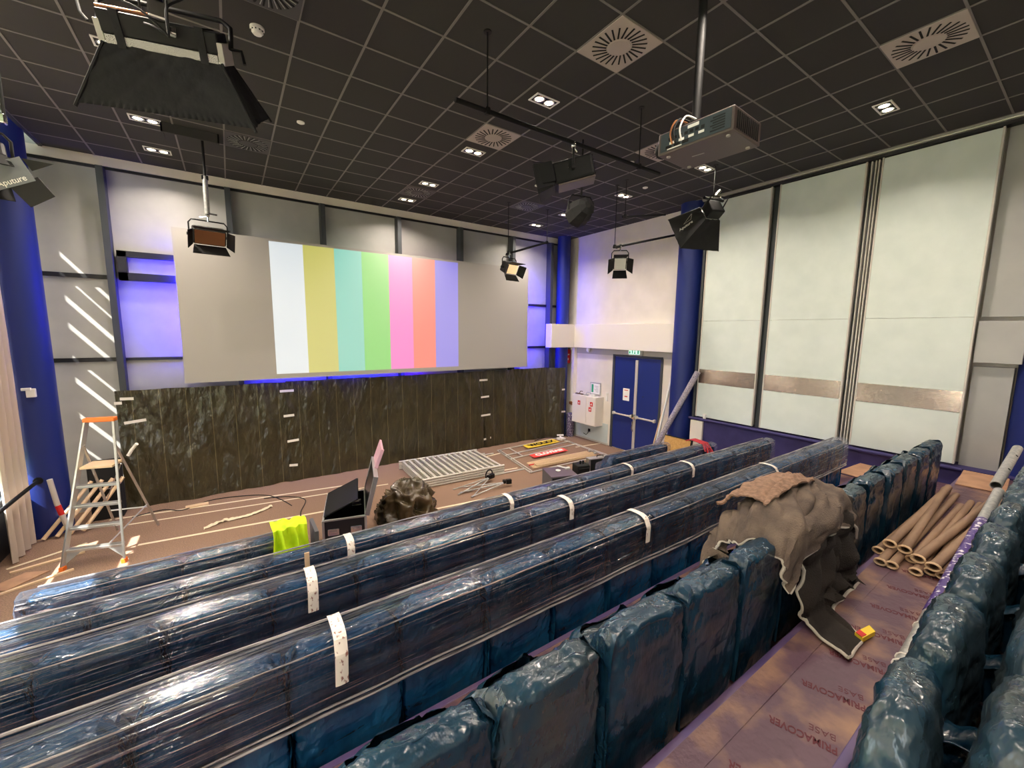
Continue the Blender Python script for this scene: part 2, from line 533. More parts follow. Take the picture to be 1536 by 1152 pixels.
# front wall with mullions
bm = NB(); bb(bm, (XL - .3, YF, 0), (XR + .1, YF + .12, 6.7)); wf = struct('wall_front', bm, M['panel'])
bm = NB(); bb(bm, (XL, YF - .03, 5.99), (XR, YF, 6.144)); struct('trim_2', bm, M['white'], wf)
bm = NB(); bb(bm, (XL, YF - .025, 5.94), (XR, YF, 5.985)); struct('trim_3', bm, M['blackbar'], wf)
MX = [-1.62, .13, 1.80, 3.47, 5.12, 6.78, 8.18]
for x in MX:
    bm = NB(); bb(bm, (x - .045, 9.80, 0), (x + .045, YF, 5.94)); struct('trim_mullion', bm, M['mullion'], wf)
bm = NB()
for z in (4.14, 2.71):
    bb(bm, (XL, YF - .04, z - .035), (MX[0] - .05, YF, z + .035))
    bb(bm, (MX[0] + .05, YF - .04, z - .025), (MX[1] - .05, YF, z + .025)) if z < 4 else None
for z in (4.08, 2.81):
    bb(bm, (MX[5] + .05, YF - .04, z - .035), (MX[6] + .04, YF, z + .035))
    bb(bm, (MX[6] + .04, YF - .04, z - .035), (8.6, YF, z + .035))
struct('trim_transom', bm, M['blackbar'], wf)
# small horizontal window left of the screen
bm = NB()
x0, x1, z0, z1 = -1.53, .08, 4.10, 4.60
bb(bm, (x0, 9.88, z0), (x1, YF, z0 + .13)); bb(bm, (x0, 9.88, z1 - .1), (x1, YF, z1)); bb(bm, (x0, 9.88, z0), (x0 + .12, YF, z1)); bb(bm, (x1 - .1, 9.88, z0), (x1, YF, z1))
w = struct('window_1', bm, M['blackbar'], wf)
bm = NB(); bb(bm, (x0 + .1, 9.98, z0 + .1), (x1 - .1, 10.0, z1 - .08)); struct('window_pane', bm, M['panel'], w)

# right wall, beam, dado
bm = NB(); bb(bm, (XR, YB, 0), (XR + .12, YF, 6.7)); wr = struct('wall_right', bm, M['white'])
bm = NB(); bb(bm, (XR - .18, 5.3, 2.82), (XR, 9.62, 3.52), bev=.006); bb(bm, (7.84, 9.36, 2.82), (XR - .18, 9.62, 3.52), bev=.006)
struct('wall_right_beam', bm, M['beam'])
bm = NB(); bb(bm, (XR - .02, 5.3, 2.64), (XR, 9.62, 2.82)); struct('recess_shade_strip', bm, M['strip_grey'], wr)  # grey colour stands in for the shade in the recess under the beam
bm = NB(); bb(bm, (XR - .015, 8.02, 0), (XR, YF, .62)); struct('trim_5', bm, M['dado'], wr)
bm = NB(); bb(bm, (XR - .03, 8.0, 0), (XR, 9.9, .05)); struct('baseboard_right', bm, M['strip_grey'], wr)
# recessed blue double door
bm = NB()
y0, y1, zt = 6.33, 7.85, 2.62
bb(bm, (XR - .035, y1 - .02, 0), (XR + .0, y1 + .06, zt + .06)); bb(bm, (XR - .035, y0 - .05, 0), (XR, y0 + .01, zt + .06)); bb(bm, (XR - .035, y0, zt), (XR, y1, zt + .06))
d = struct('door_1', bm, M['mullion'])
ym = (y0 + y1) / 2 - .02
for a, b in ((y0 + .012, ym - .006), (ym + .006, y1 - .022)):
    bm = NB(); bb(bm, (XR - .022, a, .02), (XR - .002, b, zt - .005), bev=.003)
    struct('door_leaf', bm, M['bluedoor'], d)
bm = NB(); bb(bm, (XR - .05, ym - .05, .03), (XR - .022, ym + .035, zt - .06), bev=.006); struct('door_astragal', bm, M['alu_pale'], d)
for a, b in ((y0 + .08, ym - .09), (ym + .08, y1 - .08)):
    bm = NB(); tube(bm, [(XR - .085, a, 1.02), (XR - .085, b, 1.02)], .024, 10)
    bb(bm, (XR - .1, a - .03, .98), (XR - .02, a + .03, 1.06), bev=.006); bb(bm, (XR - .1, b - .03, .98), (XR - .02, b + .03, 1.06), bev=.006)
    struct('door_push_bar', bm, M['alu_pale'], d, smooth=True)
bm = NB(); bb(bm, (XR - .1, ym - .05, .96), (XR - .05, ym + .05, 1.10), bev=.01); tube(bm, [(XR - .1, ym, .9), (XR - .12, ym + .0, .72), (XR - .08, ym, .62)], .016, 8)
struct('door_handle', bm, M['chrome'], d, smooth=True)
bm = NB(); tube(bm, [(XR - .03, y0 + .5, 1.6), (XR - .018, y0 + .5, 1.6)], .016, 12); struct('door_spyhole', bm, M['chrome'], d, smooth=True)

# columns
def column(x, y, r, z0=0, z1=CZ):
    bm = NB(); lathe(bm, [(r, z0 + .001), (r, z1)], (x, y, 0), 48)
    struct('column', bm, M['bluecol'], smooth=True)
column(-2.60, 9.33, .29, 0, 6.22)
column(8.58, 9.73, .2)
column(8.72, 5.57, .27)
column(8.86, .42, .24)

# sliding panel wall on the right: plinth, ledge, track
bm = NB(); bb(bm, (8.5, YB, 0), (XR, 5.16, 1.405)); pl = struct('wall_right_plinth', bm, M['navy'])
bm = NB(); tube(bm, [(8.47, 5.2, 1.40), (8.47, .98, 1.40)], .03, 10); struct('trim_6', bm, M['navy'], pl, smooth=True)
bm = NB(); bb(bm, (8.44, 4.86, .5), (8.498, 5.14, 1.36), bev=.004); struct('wall_right_panel', bm, M['white'], pl)
bm = NB(); bb(bm, (8.52, .9, 6.085), (8.72, 5.25, 6.144)); bb(bm, (8.50, .9, 6.1), (8.52, 5.25, 6.13)); tr = struct('trim_7', bm, M['alu'])
bm = NB(); bb(bm, (8.56, .9, 6.04), (8.70, 5.25, 6.085)); struct('trim_8', bm, M['blackbar'], tr)
bm = NB(); bb(bm, (8.78, 5.15, 1.40), (8.84, 5.24, 6.08)); bb(bm, (8.58, 5.15, 1.40), (8.66, 5.2, 6.06)); struct('trim_9', bm, M['mullion'], tr)
for lab, (a, b) in (('tall pale green sliding panel nearest the blue door', (3.90, 5.13)), ('tall pale green sliding panel in the middle of the three', (2.50, 3.77)), ('widest pale green sliding panel, nearest the stacked cardboard tubes', (1.08, 2.32))):
    t = thing('sliding_panel', lab + ', steel band low down', 'sliding panel', (8.62, (a + b) / 2, 1.435), 0)
    for z0, z1, nm, mm, dx in ((1.435, 2.19, 'lower_board', 'pale', 0), (2.19, 2.50, 'steel_band', 'steel', .004), (2.50, 3.552, 'middle_board', 'pale', 0), (3.556, 6.03, 'upper_board', 'pale', 0)):
        bm = NB(); bb(bm, (8.60 - dx, a + .02, z0), (8.65, b - .02, z1), bev=.002)
        if mm == 'pale' and 'paneldoor' not in M:
            M['paneldoor'] = mat('pale green grey panel', (216, 224, 218), .36, rgb2=(208, 217, 211), nscale=3, bump=.03, bscale=30)
        obj(nm, bm, M['steel'] if mm == 'steel' else M['paneldoor'], t)
    for y in (a, b - .022):
        bm = NB(); bb(bm, (8.588, y, 1.435), (8.662, y + .022, 6.04), bev=.003); obj('edge_profile', bm, M['alu_pale'], t)
bm = NB(); bb(bm, (8.70, 2.32, 1.41), (8.74, 2.50, 6.06)); bb(bm, (8.70, 3.77, 1.41), (8.74, 3.90, 6.06)); struct('trim_10', bm, M['mullion'], tr)
bm = NB()
for y in (2.36, 2.40, 2.45): bb(bm, (8.64, y, 1.42), (8.70, y + .016, 6.06))
struct('trim_11', bm, M['alu_pale'], tr)
# wall right of the panels
bm = NB(); bb(bm, (8.78, .55, 3.56), (XR, 1.06, 6.144)); bb(bm, (8.66, .62, 2.92), (XR, 1.06, 3.50), bev=.004); bb(bm, (8.76, .68, 1.385), (XR, 1.06, 2.86)); struct('wall_right_end', bm, M['panel'])

# left facade
bm = NB(); bb(bm, (XL - .12, YB, 0), (XL + .06, 9.55, .80)); wl = struct('wall_left', bm, M['mullion'])
bm = NB(); bb(bm, (XL - .14, YB, .80), (XL + .10, 9.52, .835), bev=.004); struct('trim_12', bm, M['mullion'], wl)
bm = NB(); bb(bm, (XL - .12, YB, 6.0), (XL, YF, 6.08)); bb(bm, (XL - .12, YB, 6.58), (XL, YF, 6.66)); struct('wall_left_head', bm, M['white'], wl)
bm = NB(); bb(bm, (XL - .07, YB, 6.08), (XL - .06, YF, 6.58)); struct('window_10', bm, M['pane'])  # unseen glazed opening added so sky light reaches the cove
bm = NB(); bb(bm, (XL - .85, YB, 6.66), (XL + .1, YF + .1, 6.74)); struct('sun_blocker', bm, M['white'])  # unseen slab added outside to keep direct sun out of the cove
WY = [9.52, 7.9, 6.3, 4.7, 3.1, 1.5, -.1, -1.7]
WB = [1.34, 1.95, 1.55, 3.2, 1.3, 1.3, 1.3]  # blind bottoms, the unseen ones set to shape the sun patches
for k in range(7):
    y1, y0 = WY[k], WY[k + 1]
    bm = NB()
    bb(bm, (XL - .08, y0, .835), (XL, y0 + .05, 6.0)); bb(bm, (XL - .08, y1 - .05, .835), (XL, y1, 6.0))
    bb(bm, (XL - .08, y0, 5.94), (XL, y1, 6.0)); bb(bm, (XL - .08, y0, .835), (XL, y1, .89))
    w = struct('window_%d' % (k + 2), bm, M['mullion'])
    bm = NB(); bb(bm, (XL - .05, y0 + .05, .89), (XL - .04, y1 - .05, 5.94)); struct('window_pane', bm, M['pane'], w)
    bm = NB()
    bb(bm, (XL + .035, y0 + .01, WB[k]), (XL + .038, y1 - .01, 5.95))
    struct('window_blind', bm, M['blind'], w)
    if k == 1:
        bm = NB(); bb(bm, (XL + .035, y0 + .01, .98), (XL + .038, y1 - .01, 1.80)); struct('window_blind', bm, M['blind'], w)  # extra unseen piece, added to cut the sun into narrow strips
    bm = NB(); tube(bm, [(XL + .036, y0 + .01, WB[k]), (XL + .036, y1 - .01, WB[k])], .012, 8); struct('window_blind_bar', bm, M['alu_pale'], w)
# narrow slatted window in the corner behind the column (the sun falls through its gaps)
bm = NB()
edges = [0.0]
for zc, hw in ((2.02, .05), (2.60, .07), (3.24, .07), (3.63, .05), (4.17, .07), (4.63, .07), (5.02, .04), (5.35, .06)):
    edges += [zc - hw, zc + hw]
edges.append(6.62)
for i in range(0, len(edges), 2):
    bb(bm, (XL - .03, 9.56, edges[i]), (XL, 9.79, edges[i + 1]))
wz = struct('window_9', bm, M['blind'])
bm = NB(); bb(bm, (XL - .05, 9.5, 0), (XL + .0, 9.56, 6.0)); bb(bm, (XL - .05, 9.79, 0), (XL, 9.82, 6.0)); struct('window_frame', bm, M['white'], wz)
bm = NB(); bb(bm, (XL - .03, 9.82, 0), (XL - .02, YF, 6.0)); struct('window_blind', bm, M['blind'], wz)
# back wall
bm = NB(); bb(bm, (XL - .3, YB - .1, 0), (XR + .1, YB, 6.7)); struct('wall_back', bm, M['white'])
# lawn outside
bm = NB(); bb(bm, (-40, -30, -.6), (XL - .32, 40, -.5)); M['lawn'] = mat('lawn', (110, 132, 74), .9, rgb2=(92, 116, 58), nscale=3); struct('ground_outside', bm, M['lawn'])
# ================================================================== SEATS IN BLUE BAGS
def ridged(p):
    return 1 - abs(noise.noise(Vector(p)) * 2)

def lump(bm, cx, cy, z0, z1, wx, wy, seed, nu=84, nv=54, dome=.16, lean=0., amp=1., belly=.08, e=.42):
    """a stuffed bag shape: rounded slab with a domed top and creases"""
    vs = []
    for j in range(nv):
        t = j / (nv - 1)
        row = []
        if t < .72:
            s = t / .72
            zz = z0 + (z1 - dome * wy * 2.2 - z0) * s
            k = 1.0 + belly * math.sin(PI * s) - .05 * (1 - s)
        else:
            a = (t - .72) / .28 * PI / 2
            zb = z1 - dome * wy * 2.2
            zz = zb + (z1 - zb) * math.sin(a)
            k = max(math.cos(a), .012) ** .55
        for i in range(nu):
            th = 2 * PI * i / nu
            c, s_ = math.cos(th), math.sin(th)
            x = math.copysign(abs(c) ** e, c) * wx / 2 * (k if t < .72 else (.25 + .75 * k) if k > .02 else .25 * k * 12)
            y = math.copysign(abs(s_) ** e, s_) * wy / 2 * k
            p = Vector((cx + x, cy + y + lean * (zz - z0), zz))
            n = Vector((x / max(wx, .01), y / max(wy, .01) * .8, .25 if t > .8 else 0))
            if n.length > 1e-6: n.normalize()
            q = p + Vector((seed * 7.3, seed * 3.1, seed * 1.7))
            d = .016 * noise.noise(q * 5.0) + .009 * (ridged((q.x * 9, q.y * 9, q.z * 3.5)) - .5) + .006 * (ridged(q * 17) - .5)
            d += (.011 * (ridged((q.x * 22, q.y * 22, q.z * 14)) - .5)) * (1 if t > .55 else .4) + .005 * (ridged((q.x * 45, q.y * 45, q.z * 20)) - .5) * (1 if t > .6 else .2)
            p += n * d * amp
            p.z += .01 * noise.noise(q * 4) * (1 if t > .6 else 0)
            row.append(bm.verts.new(p))
        vs.append(row)
    for j in range(nv - 1):
        for i in range(nu):
            a = (i + 1) % nu
            bm.faces.new((vs[j][i], vs[j][a], vs[j + 1][a], vs[j + 1][i]))
    bm.faces.new(vs[0][::-1]); bm.faces.new(vs[-1])

def seat_meshes(seed):
    out = {}
    b = NB(); lump(b, 0, -.025, .02, .81, .52, .135, seed); out['backrest'] = b
    b = NB(); lump(b, 0, .17, .06, .60, .46, .13, seed + 20, nu=44, nv=28, dome=.2); out['folded_seat'] = b
    # open mouth of the bag: loose film from the sides of the backrest round the folded seat
    b = NB()
    def fn(u, v):
        th = PI * (u * 1.05 - .025)
        rx, ry = .276, .285
        x = -math.copysign(abs(math.cos(th)) ** .45, math.cos(th)) * rx
        y = math.copysign(abs(math.sin(th)) ** .5, math.sin(th)) * ry - .01
        side = max(0., 1 - max(0, y) / .22)
        z = .05 + v * (.56 + .05 * noise.noise(Vector((u * 5 + seed, 0, seed))) + .21 * side)
        q = Vector((x * 6 + seed, y * 6, z * 4))
        k = .022 * noise.noise(q) * (.3 + v) + .016 * (ridged((x * 16 + seed, y * 16, z * 5)) - .5) * (.4 + v)
        k += .012 * (ridged((x * 34 + seed, y * 34, z * 16)) - .5) * v
        d = Vector((x, y, 0)).normalized()
        fold = max(0, v - .84) / .16
        return Vector((x, y, z)) + d * (k - .055 * fold * fold + .012 * math.sin(u * 31 + seed) * fold)
    grid(b, 76, 22, fn)
    out['bag_film'] = b
    return out

SEATS = []
UNDER = {}
for sd in range(5):
    ms = {}
    for nm, b in seat_meshes(sd + 1).items():
        bmesh.ops.recalc_face_normals(b, faces=b.faces[:])
        me = bpy.data.meshes.new(nm); b.to_mesh(me); b.free()
        me.materials.append(M['bag2'] if nm == 'folded_seat' else M['bag3'] if (nm == 'backrest' and sd % 2) else M['bag'])
        if nm != 'folded_seat': UNDER.setdefault(sd, {})[nm] = me.copy(); UNDER[sd][nm].materials[0] = M['wrapbag']
        else: UNDER.setdefault(sd, {})[nm] = me
        for p in me.polygons: p.use_smooth = True
        ms[nm] = me
    SEATS.append(ms)
# wider open bags of the right-hand row: two pillows and loose rims at the sides
WIDE = []
for sd in range(4):
    ms = {}
    b = NB(); lump(b, 0, .05, .02, .81, .44, .15, sd + 40, dome=.5, nu=60, nv=44, belly=.12, e=.62); ms['backrest'] = b
    b = NB(); lump(b, 0, .262, .04, .70, .42, .145, sd + 60, dome=.5, nu=60, nv=44, belly=.12, e=.62); ms['folded_seat'] = b
    b = NB()
    for sx in (-1, 1):
        def fr_(u, v, sx=sx, sd=sd):
            y = -.13 + .40 * u
            z = .22 + (.38 - .22 * u * u) * v - .05 * math.sin(PI * u) * v
            q = (u * 5 + sd, v * 4, sx * 2.)
            x = sx * (.255 + .022 * fr(q) + .010 * (ridged((u * 9 + sd, v * 5, sx)) - .5)) - sx * .05 * max(0, v - .85) / .15
            return Vector((x, y, z + .02 * fr((u * 7, sd, v))))
        grid(b, 44, 18, fr_)
    def ff(u, v, sd=sd):
        x = -.25 + .5 * u
        return Vector((x, .345 + .025 * fr((u * 4 + sd, v * 4, 2)) + .012 * (ridged((u * 8, v * 4, sd)) - .5), .02 + .30 * v - .05 * math.sin(PI * u) * v))
    grid(b, 40, 24, ff)
    thicken(b, .004)
    ms['bag_film'] = b
    out = {}
    for nm, b in ms.items():
        bmesh.ops.recalc_face_normals(b, faces=b.faces[:])
        me = bpy.data.meshes.new(nm); b.to_mesh(me); b.free()
        me.materials.append(M['bag'] if nm == 'bag_film' else M['bag3'])
        for p in me.polygons: p.use_smooth = True
        out[nm] = me
    WIDE.append(out)
rs = random.Random(4)
ORD = ['first', 'second', 'third', 'fourth', 'fifth', 'sixth', 'seventh', 'eighth', 'ninth', 'tenth', 'eleventh', 'twelfth', 'thirteenth', 'fourteenth', 'fifteenth', 'sixteenth', 'seventeenth', 'eighteenth']

def seat(x, y, z, label, group, lib=None, rz=0., ry=0.):
    lib = lib or SEATS
    sd = rs.randrange(len(lib))
    t = thing('theatre_seat', label, 'seat', (x, y, z), (0, ry, rz), group)
    for nm in ('backrest', 'folded_seat', 'bag_film'):
        o = bpy.data.objects.new(nm, lib[sd][nm]); COL.objects.link(o); o.parent = t
    return t

def row(xs, y, z, rowname, group, jitter=.012, lib=None, sz=1.):
    lib = lib or list(UNDER.values())
    xs = sorted(xs, reverse=True)
    for i, x in enumerate(xs):
        t = seat(x, y + rs.uniform(-jitter, jitter), z, 'blue bagged theatre seat, %s from the right end of the %s' % (ORD[i], rowname), group, lib, rz=rs.uniform(-.03, .03), ry=rs.uniform(-.012, .012))
        t.scale = (1, 1, sz)

P_ = .56
RX = 7.12
ROWY = {1: 5.06, 2: 4.09, 3: 3.11, 4: 2.13, 5: 1.15}
ROWX0 = -1.45
def run(x_hi, x_lo, p=P_):
    out = []; x = x_hi
    while x > x_lo: out.append(x); x -= p
    return out
row(run(7.10, 5.8), ROWY[1], TIER[1], 'short plywood-side front row', 'seats of the short front row on the right', sz=.92)
row(run(.26, -1.5, .53), ROWY[1], TIER[1], 'front row by the vest', 'seats of the front row on the left', sz=.92)
row(run(RX, ROWX0), ROWY[2], TIER[2], 'second row from the stage', 'seats of the second row', sz=.92)
row(run(RX, ROWX0), ROWY[3], TIER[3], 'middle wrapped row', 'seats of the third row')
row(run(RX, ROWX0), ROWY[4], TIER[4], 'rearmost wrapped row', 'seats of the fourth row')
xs5 = [.98 + P_ * k - (0 if k else .02) for k in range(-1, 12)]
row([x for x in xs5 if x < 7.25], ROWY[5], TIER[5], 'unwrapped walkway row', 'unwrapped seats along the walkway', lib=SEATS)
xs6 = [1.53 + .535 * k for k in range(10)]
for i, x in enumerate(xs6):
    t = seat(x, -.05, TIER[7], 'blue bagged theatre seat, %s from the camera in the right-hand row' % ORD[i], 'seats of the right-hand row', WIDE, rz=rs.uniform(-.04, .04))

# ------------------------------------------------------------------ stretch film along the rows
def wrap(x0, x1, y, z, zlow, label, tapes, seed, zlow_front=.42):
    t = thing('stretch_wrap', label, 'plastic wrap', ((x0 + x1) / 2, y, z), 0, 'clear film wraps over the seat rows')
    prof = [(-.125, zlow), (-.13, .45), (-.128, .62), (-.122, .76), (-.105, .812), (-.06, .832), (.03, .832), (.075, .81), (.14, .70), (.24, .655), (.30, .62), (.312, .52), (.31, zlow_front)]
    # resample
    pts = [Vector((a, b)) for a, b in prof]
    L = [0]
    for a, b in zip(pts, pts[1:]): L.append(L[-1] + (b - a).length)
    def at(s):
        s *= L[-1]
        for i in range(len(pts) - 1):
            if s <= L[i + 1] + 1e-9:
                k = (s - L[i]) / (L[i + 1] - L[i]); return pts[i].lerp(pts[i + 1], k)
        return pts[-1]
    nx = int((x1 - x0) / .05)
    def fn(u, v):
        x = x0 + (x1 - x0) * u
        p = at(v)
        e = min(u, 1 - u) * (x1 - x0)
        pinch = max(0., 1 - e / .25)
        yy = p.x * (1 - .06 * pinch) + .01 * pinch
        zz = p.y
        q = (x * .9 + seed, v * 22, seed)
        w = .010 * fr(q) + .008 * fr((x * .5 + seed, v * 60, 3.3)) + .004 * (ridged((x * .7 + seed, v * 110, 7.7)) - .5) + .006 * fr((x * 5 + seed, v * 9, 1.1))
        sag = -.016 * max(0, math.sin(PI * ((RX - x) / P_ + .5) * 1.0)) ** 2 if .3 < v < .75 else 0
        edge = .02 * fr((x * 2.2 + seed, 9.1, v)) if v < .04 or v > .96 else 0
        return Vector((x, y + yy + (w if abs(p.x) > .1 else 0), z + zz + (abs(w) if p.y > .7 else 0) + sag * .5 + edge))
    bm = NB(); grid(bm, nx, 90, fn)
    o = obj('film', bm, M['film'], t, smooth=True, fix=False)
    for nm, (fy, fz), rr, amp in (('film_fold', (.06, .832), .0075, .006), ('film_fold', (-.115, .80), .004, .008), ('film_hem', (-.130, zlow + .02), .010, .012), ('film_hem', (-.132, zlow + .05), .006, .012)):
        bm = NB()
        tube(bm, [(x0 + .1 + (x1 - x0 - .2) * k / 120, y + fy + amp * .3 * fr((k * .3 + seed, fz, 2)), z + fz + amp * fr((k * .16 + seed, 1, fz))) for k in range(121)], rr, 6)
        obj(nm, bm, M['filmfold'], t, smooth=True)
    # bunched ends
    for s, xe in ((0, x0), (1, x1)):
        bm = NB()
        sgn = 1 if s else -1
        def fe(u, v):
            a = at(.03 + .94 * u)
            r = 1 - v
            d = .035 * math.sin(v * PI) + .012 * fr((u * 30 + seed, v * 5, s))
            return Vector((xe + sgn * d, y + .09 + (a.x * .94 + .01 - .09) * max(r, .02), z + .42 + (a.y - .42) * max(r, .02)))
        grid(bm, 60, 10, fe)
        obj('film_end', bm, M['film'], t, smooth=True, fix=False)
    for (xt, wd, ln) in tapes:
        bm = NB()
        n = 14
        path = []
        for k in range(n):
            if k < 4: path.append((.08 - .14 * k / 3, .842 - .012 * (k == 0)))
            else:
                kk = (k - 4) / (n - 5)
                path.append((-.108 - .034 * min(1, kk * 3) , .826 - ln * kk))
        def ft(u, v):
            i = v * (n - 1); a = int(min(i, n - 2)); f = i - a
            py = path[a][0] + (path[a + 1][0] - path[a][0]) * f; pz = path[a][1] + (path[a + 1][1] - path[a][1]) * f
            return Vector((xt + (u - .5) * wd + .008 * (1 - v), y + py - .004 * math.sin(u * PI), z + pz + .006))
        grid(bm, 4, 22, ft)
        obj('tape_strip', bm, M['fragile'], t, label='white printed tape strip folded over the film edge')
    return t
wrap(-1.64, .56, ROWY[1], TIER[1] - .07, .12, 'clear film around the short front row left of the hi-vis vest', [], 1.3)
wrap(5.68, 7.48, ROWY[1], TIER[1] - .07, .12, 'clear film around the short stub of seats beside the plywood board', [], 2.3)
wrap(-1.90, 7.50, ROWY[2], TIER[2] - .07, .14, 'clear film over the second seat row, red ribbon on its right end', [(.84, .07, .17), (2.74, .06, .15), (5.0, .055, .13)], 3.7)
wrap(-1.90, 7.50, ROWY[3], TIER[3], .16, 'clear film over the middle wrapped seat row, third row from the stage', [(.365, .068, .22), (2.82, .06, .18), (5.03, .055, .16)], 5.1)
wrap(-1.90, 7.50, ROWY[4], TIER[4], .44, 'clear film over the rearmost wrapped row, short so bare bags show below', [(.355, .062, .24), (2.76, .055, .20), (5.11, .05, .17)], 6.9)
# wood batten and pink ribbon caught under the film of the second row
bm = NB(); box(bm, (.455, ROWY[2] - .145, 1.10), (.04, .012, .30), None)
tag(obj('wooden_batten', bm, M['wood']), 'short pale wooden batten standing against the film behind the hi-vis vest', 'batten')
# red ribbon tied round the right end of the second row
bm = NB()
for k in range(4):
    tube(bm, [(6.98 + .05 * k, ROWY[2] - .17 - .03 * k, 1.16 - .02 * k), (7.0 + .05 * k, ROWY[2] - .10, 1.28), (7.04 + .04 * k, ROWY[2] + .15, 1.30), (7.1 + .03 * k, ROWY[2] + .3, 1.24)], .012, 6)
tube(bm, [(7.05, ROWY[2] - .17, 1.22), (7.12, ROWY[2] - .22, 1.12), (7.22, ROWY[2] - .20, 1.05)], .016, 6)
tube(bm, [(7.03, ROWY[2] - .17, 1.22), (6.98, ROWY[2] - .22, 1.1), (7.0, ROWY[2] - .21, 1.0)], .014, 6)
tag(obj('ribbon', bm, M['redfab'], smooth=True), 'red ribbon tied round the film on the right end of the second row', 'ribbon')
# hi-vis vest hung on the end of the front row
def vest_fn(u, v):
    x = .24 + .34 * u + .02 * fr((u * 4, v * 3, 2.)) + .03 * (v - .5) * (u - .5)
    s = v
    if s < .55:
        k = s / .55; yy = 4.86 - .05 * (1 - k) * .5; zz = .72 + .42 * k
    else:
        k = (s - .55) / .45; yy = 4.86 + .36 * k; zz = 1.14 + .02 * math.sin(PI * k) - .05 * k
    yy -= .035 * fr((u * 7, v * 2.2, .5)) + .02 * math.sin(u * 19 + v * 4)
    zz += .02 * fr((u * 6, v * 5, 8.)) - (.05 * math.sin(u * PI * 2.5) if v < .08 else 0)
    return Vector((x, yy - .03, zz))
bm = NB(); grid(bm, 40, 34, vest_fn); thicken(bm, .006)
tag(obj('vest', bm, M['hivis'], smooth=True), 'fluorescent yellow hi-vis vest hung over the end of the front row', 'vest')
# cardboard end panel next to the vest
bm = NB(); bb(bm, (.66, 4.90, .23), (.70, 5.30, .98)); tag(obj('seat_end_panel', bm, M['box_grey']), 'dark grey end panel of the front row beside the yellow vest', 'panel')
# ================================================================== SCREEN, TARPS, STAGE
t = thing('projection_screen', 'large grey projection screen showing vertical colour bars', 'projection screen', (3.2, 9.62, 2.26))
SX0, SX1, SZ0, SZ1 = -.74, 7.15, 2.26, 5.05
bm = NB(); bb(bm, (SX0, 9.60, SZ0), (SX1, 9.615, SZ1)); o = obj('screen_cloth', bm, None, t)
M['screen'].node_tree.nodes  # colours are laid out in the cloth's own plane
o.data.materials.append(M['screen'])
bm = NB()
bb(bm, (SX0 + .04, 9.615, SZ0 + .03), (SX1 - .04, 9.68, SZ0 + .09)); bb(bm, (SX0 + .04, 9.615, SZ1 - .09), (SX1 - .04, 9.68, SZ1 - .03))
bb(bm, (SX0 + .04, 9.615, SZ0 + .09), (SX0 + .1, 9.68, SZ1 - .09)); bb(bm, (SX1 - .1, 9.615, SZ0 + .09), (SX1 - .04, 9.68, SZ1 - .09))
obj('frame', bm, M['black'], t)
M['led'] = mat('blue led', (40, 30, 255), .4, emit=(30, 20, 255), estr=2.0)
bm = NB()
bb(bm, (SX0 + .05, 9.68, SZ0 + .3), (SX0 + .08, 9.69, SZ1 - .5)); bb(bm, (SX1 - .08, 9.68, SZ0 + .1), (SX1 - .05, 9.69, SZ1 - .4)); bb(bm, (SX0 + .6, 9.66, SZ0 + .035), (SX1 - 1.5, 9.69, SZ0 + .05))
obj('led_strip', bm, M['led'], t)
for x in MX[1:6]:
    bm = NB(); bb(bm, (x + .06, 9.67, 3.2), (x + .12, YF, 3.28)); bb(bm, (x + .06, 9.67, 4.3), (x + .12, YF, 4.38)); obj('wall_bracket', bm, M['black'], t)
def led(x, z, sx, sz, w, d):
    l = bpy.data.lights.new('led_glow', 'AREA'); l.shape = 'RECTANGLE'; l.size = sx; l.size_y = sz; l.energy = w; l.color = (.015, .005, 1.0)
    o = bpy.data.objects.new('led_glow', l); COL.objects.link(o)
    o.parent = t
    o.rotation_euler = Vector(d).to_track_quat('-Z', 'Y').to_euler()
    o.location = Vector((x, 9.72, z)) - t.location
led(SX0 + .05, 3.75, .06, 1.6, LED_W, (-.8, 1, 0))
led(SX1 - .05, 3.6, .06, 2.2, LED_W * 1.9, (.9, 1, 0))
led(2.2, SZ0 + .02, 3.6, .05, LED_W * .6, (0, 1, -.9))

def tape_on(y_at, items, o):
    for (x, z, w, a) in items:
        y = min(y_at(x + k * w / 8, z + j * .012) for k in range(-4, 5) for j in (-2, 0, 2)) - .006
        bm = NB(); box(bm, (0, 0, 0), (w, .004, .05), Matrix.Translation((x, y, z)) @ Matrix.Rotation(R(a), 4, 'Y'))
        obj('tape_piece', bm, M['tapewhite'], o, label='strip of white tape')
def tarp(x0, x1, zt, label, seed, tapes):
    def fn(u, v):
        x = x0 + (x1 - x0) * u
        e = min(u, 1 - u) * (x1 - x0)
        fold = .05 * fr((x * 1.6 + v * .8 + seed, v * .7, 0)) + .03 * fr((x * 5 + v * 2.5 + seed, v * 2.2, 4.)) + .03 * (ridged((x * 2.2 + v * 1.8, v * 1.6 - x * .6, seed)) - .5) + .010 * (ridged((x * 9 - v * 3, v * 5, seed)) - .5)
        fold += .05 * (1 - v) ** 3 * (1 + fr((x * 3, 1, seed)))
        fold += -.01 * math.exp(-e * 8)
        k = min(1, max(0, (x - 7.95) / .4)); fold += .27 * k * k * (3 - 2 * k)
        z = .005 + (zt - .005) * v + (.012 * fr((x * 2.5, 5, seed)) if v > .9 else 0) + (.03 * math.sin(v * 3) * 0)
        return Vector((x, 9.745 - fold, z))
    bm = NB(); grid(bm, int((x1 - x0) * 44), 80, fn); thicken(bm, .004)
    o = obj('tarpaulin', bm, M['tarp'], smooth=True)
    tag(o, label, 'tarpaulin', 'tarpaulins taped under the screen')
    tape_on(lambda x, z: fn(min(1, max(0, (x - x0) / (x1 - x0))), z / zt).y, tapes, o)
    return o
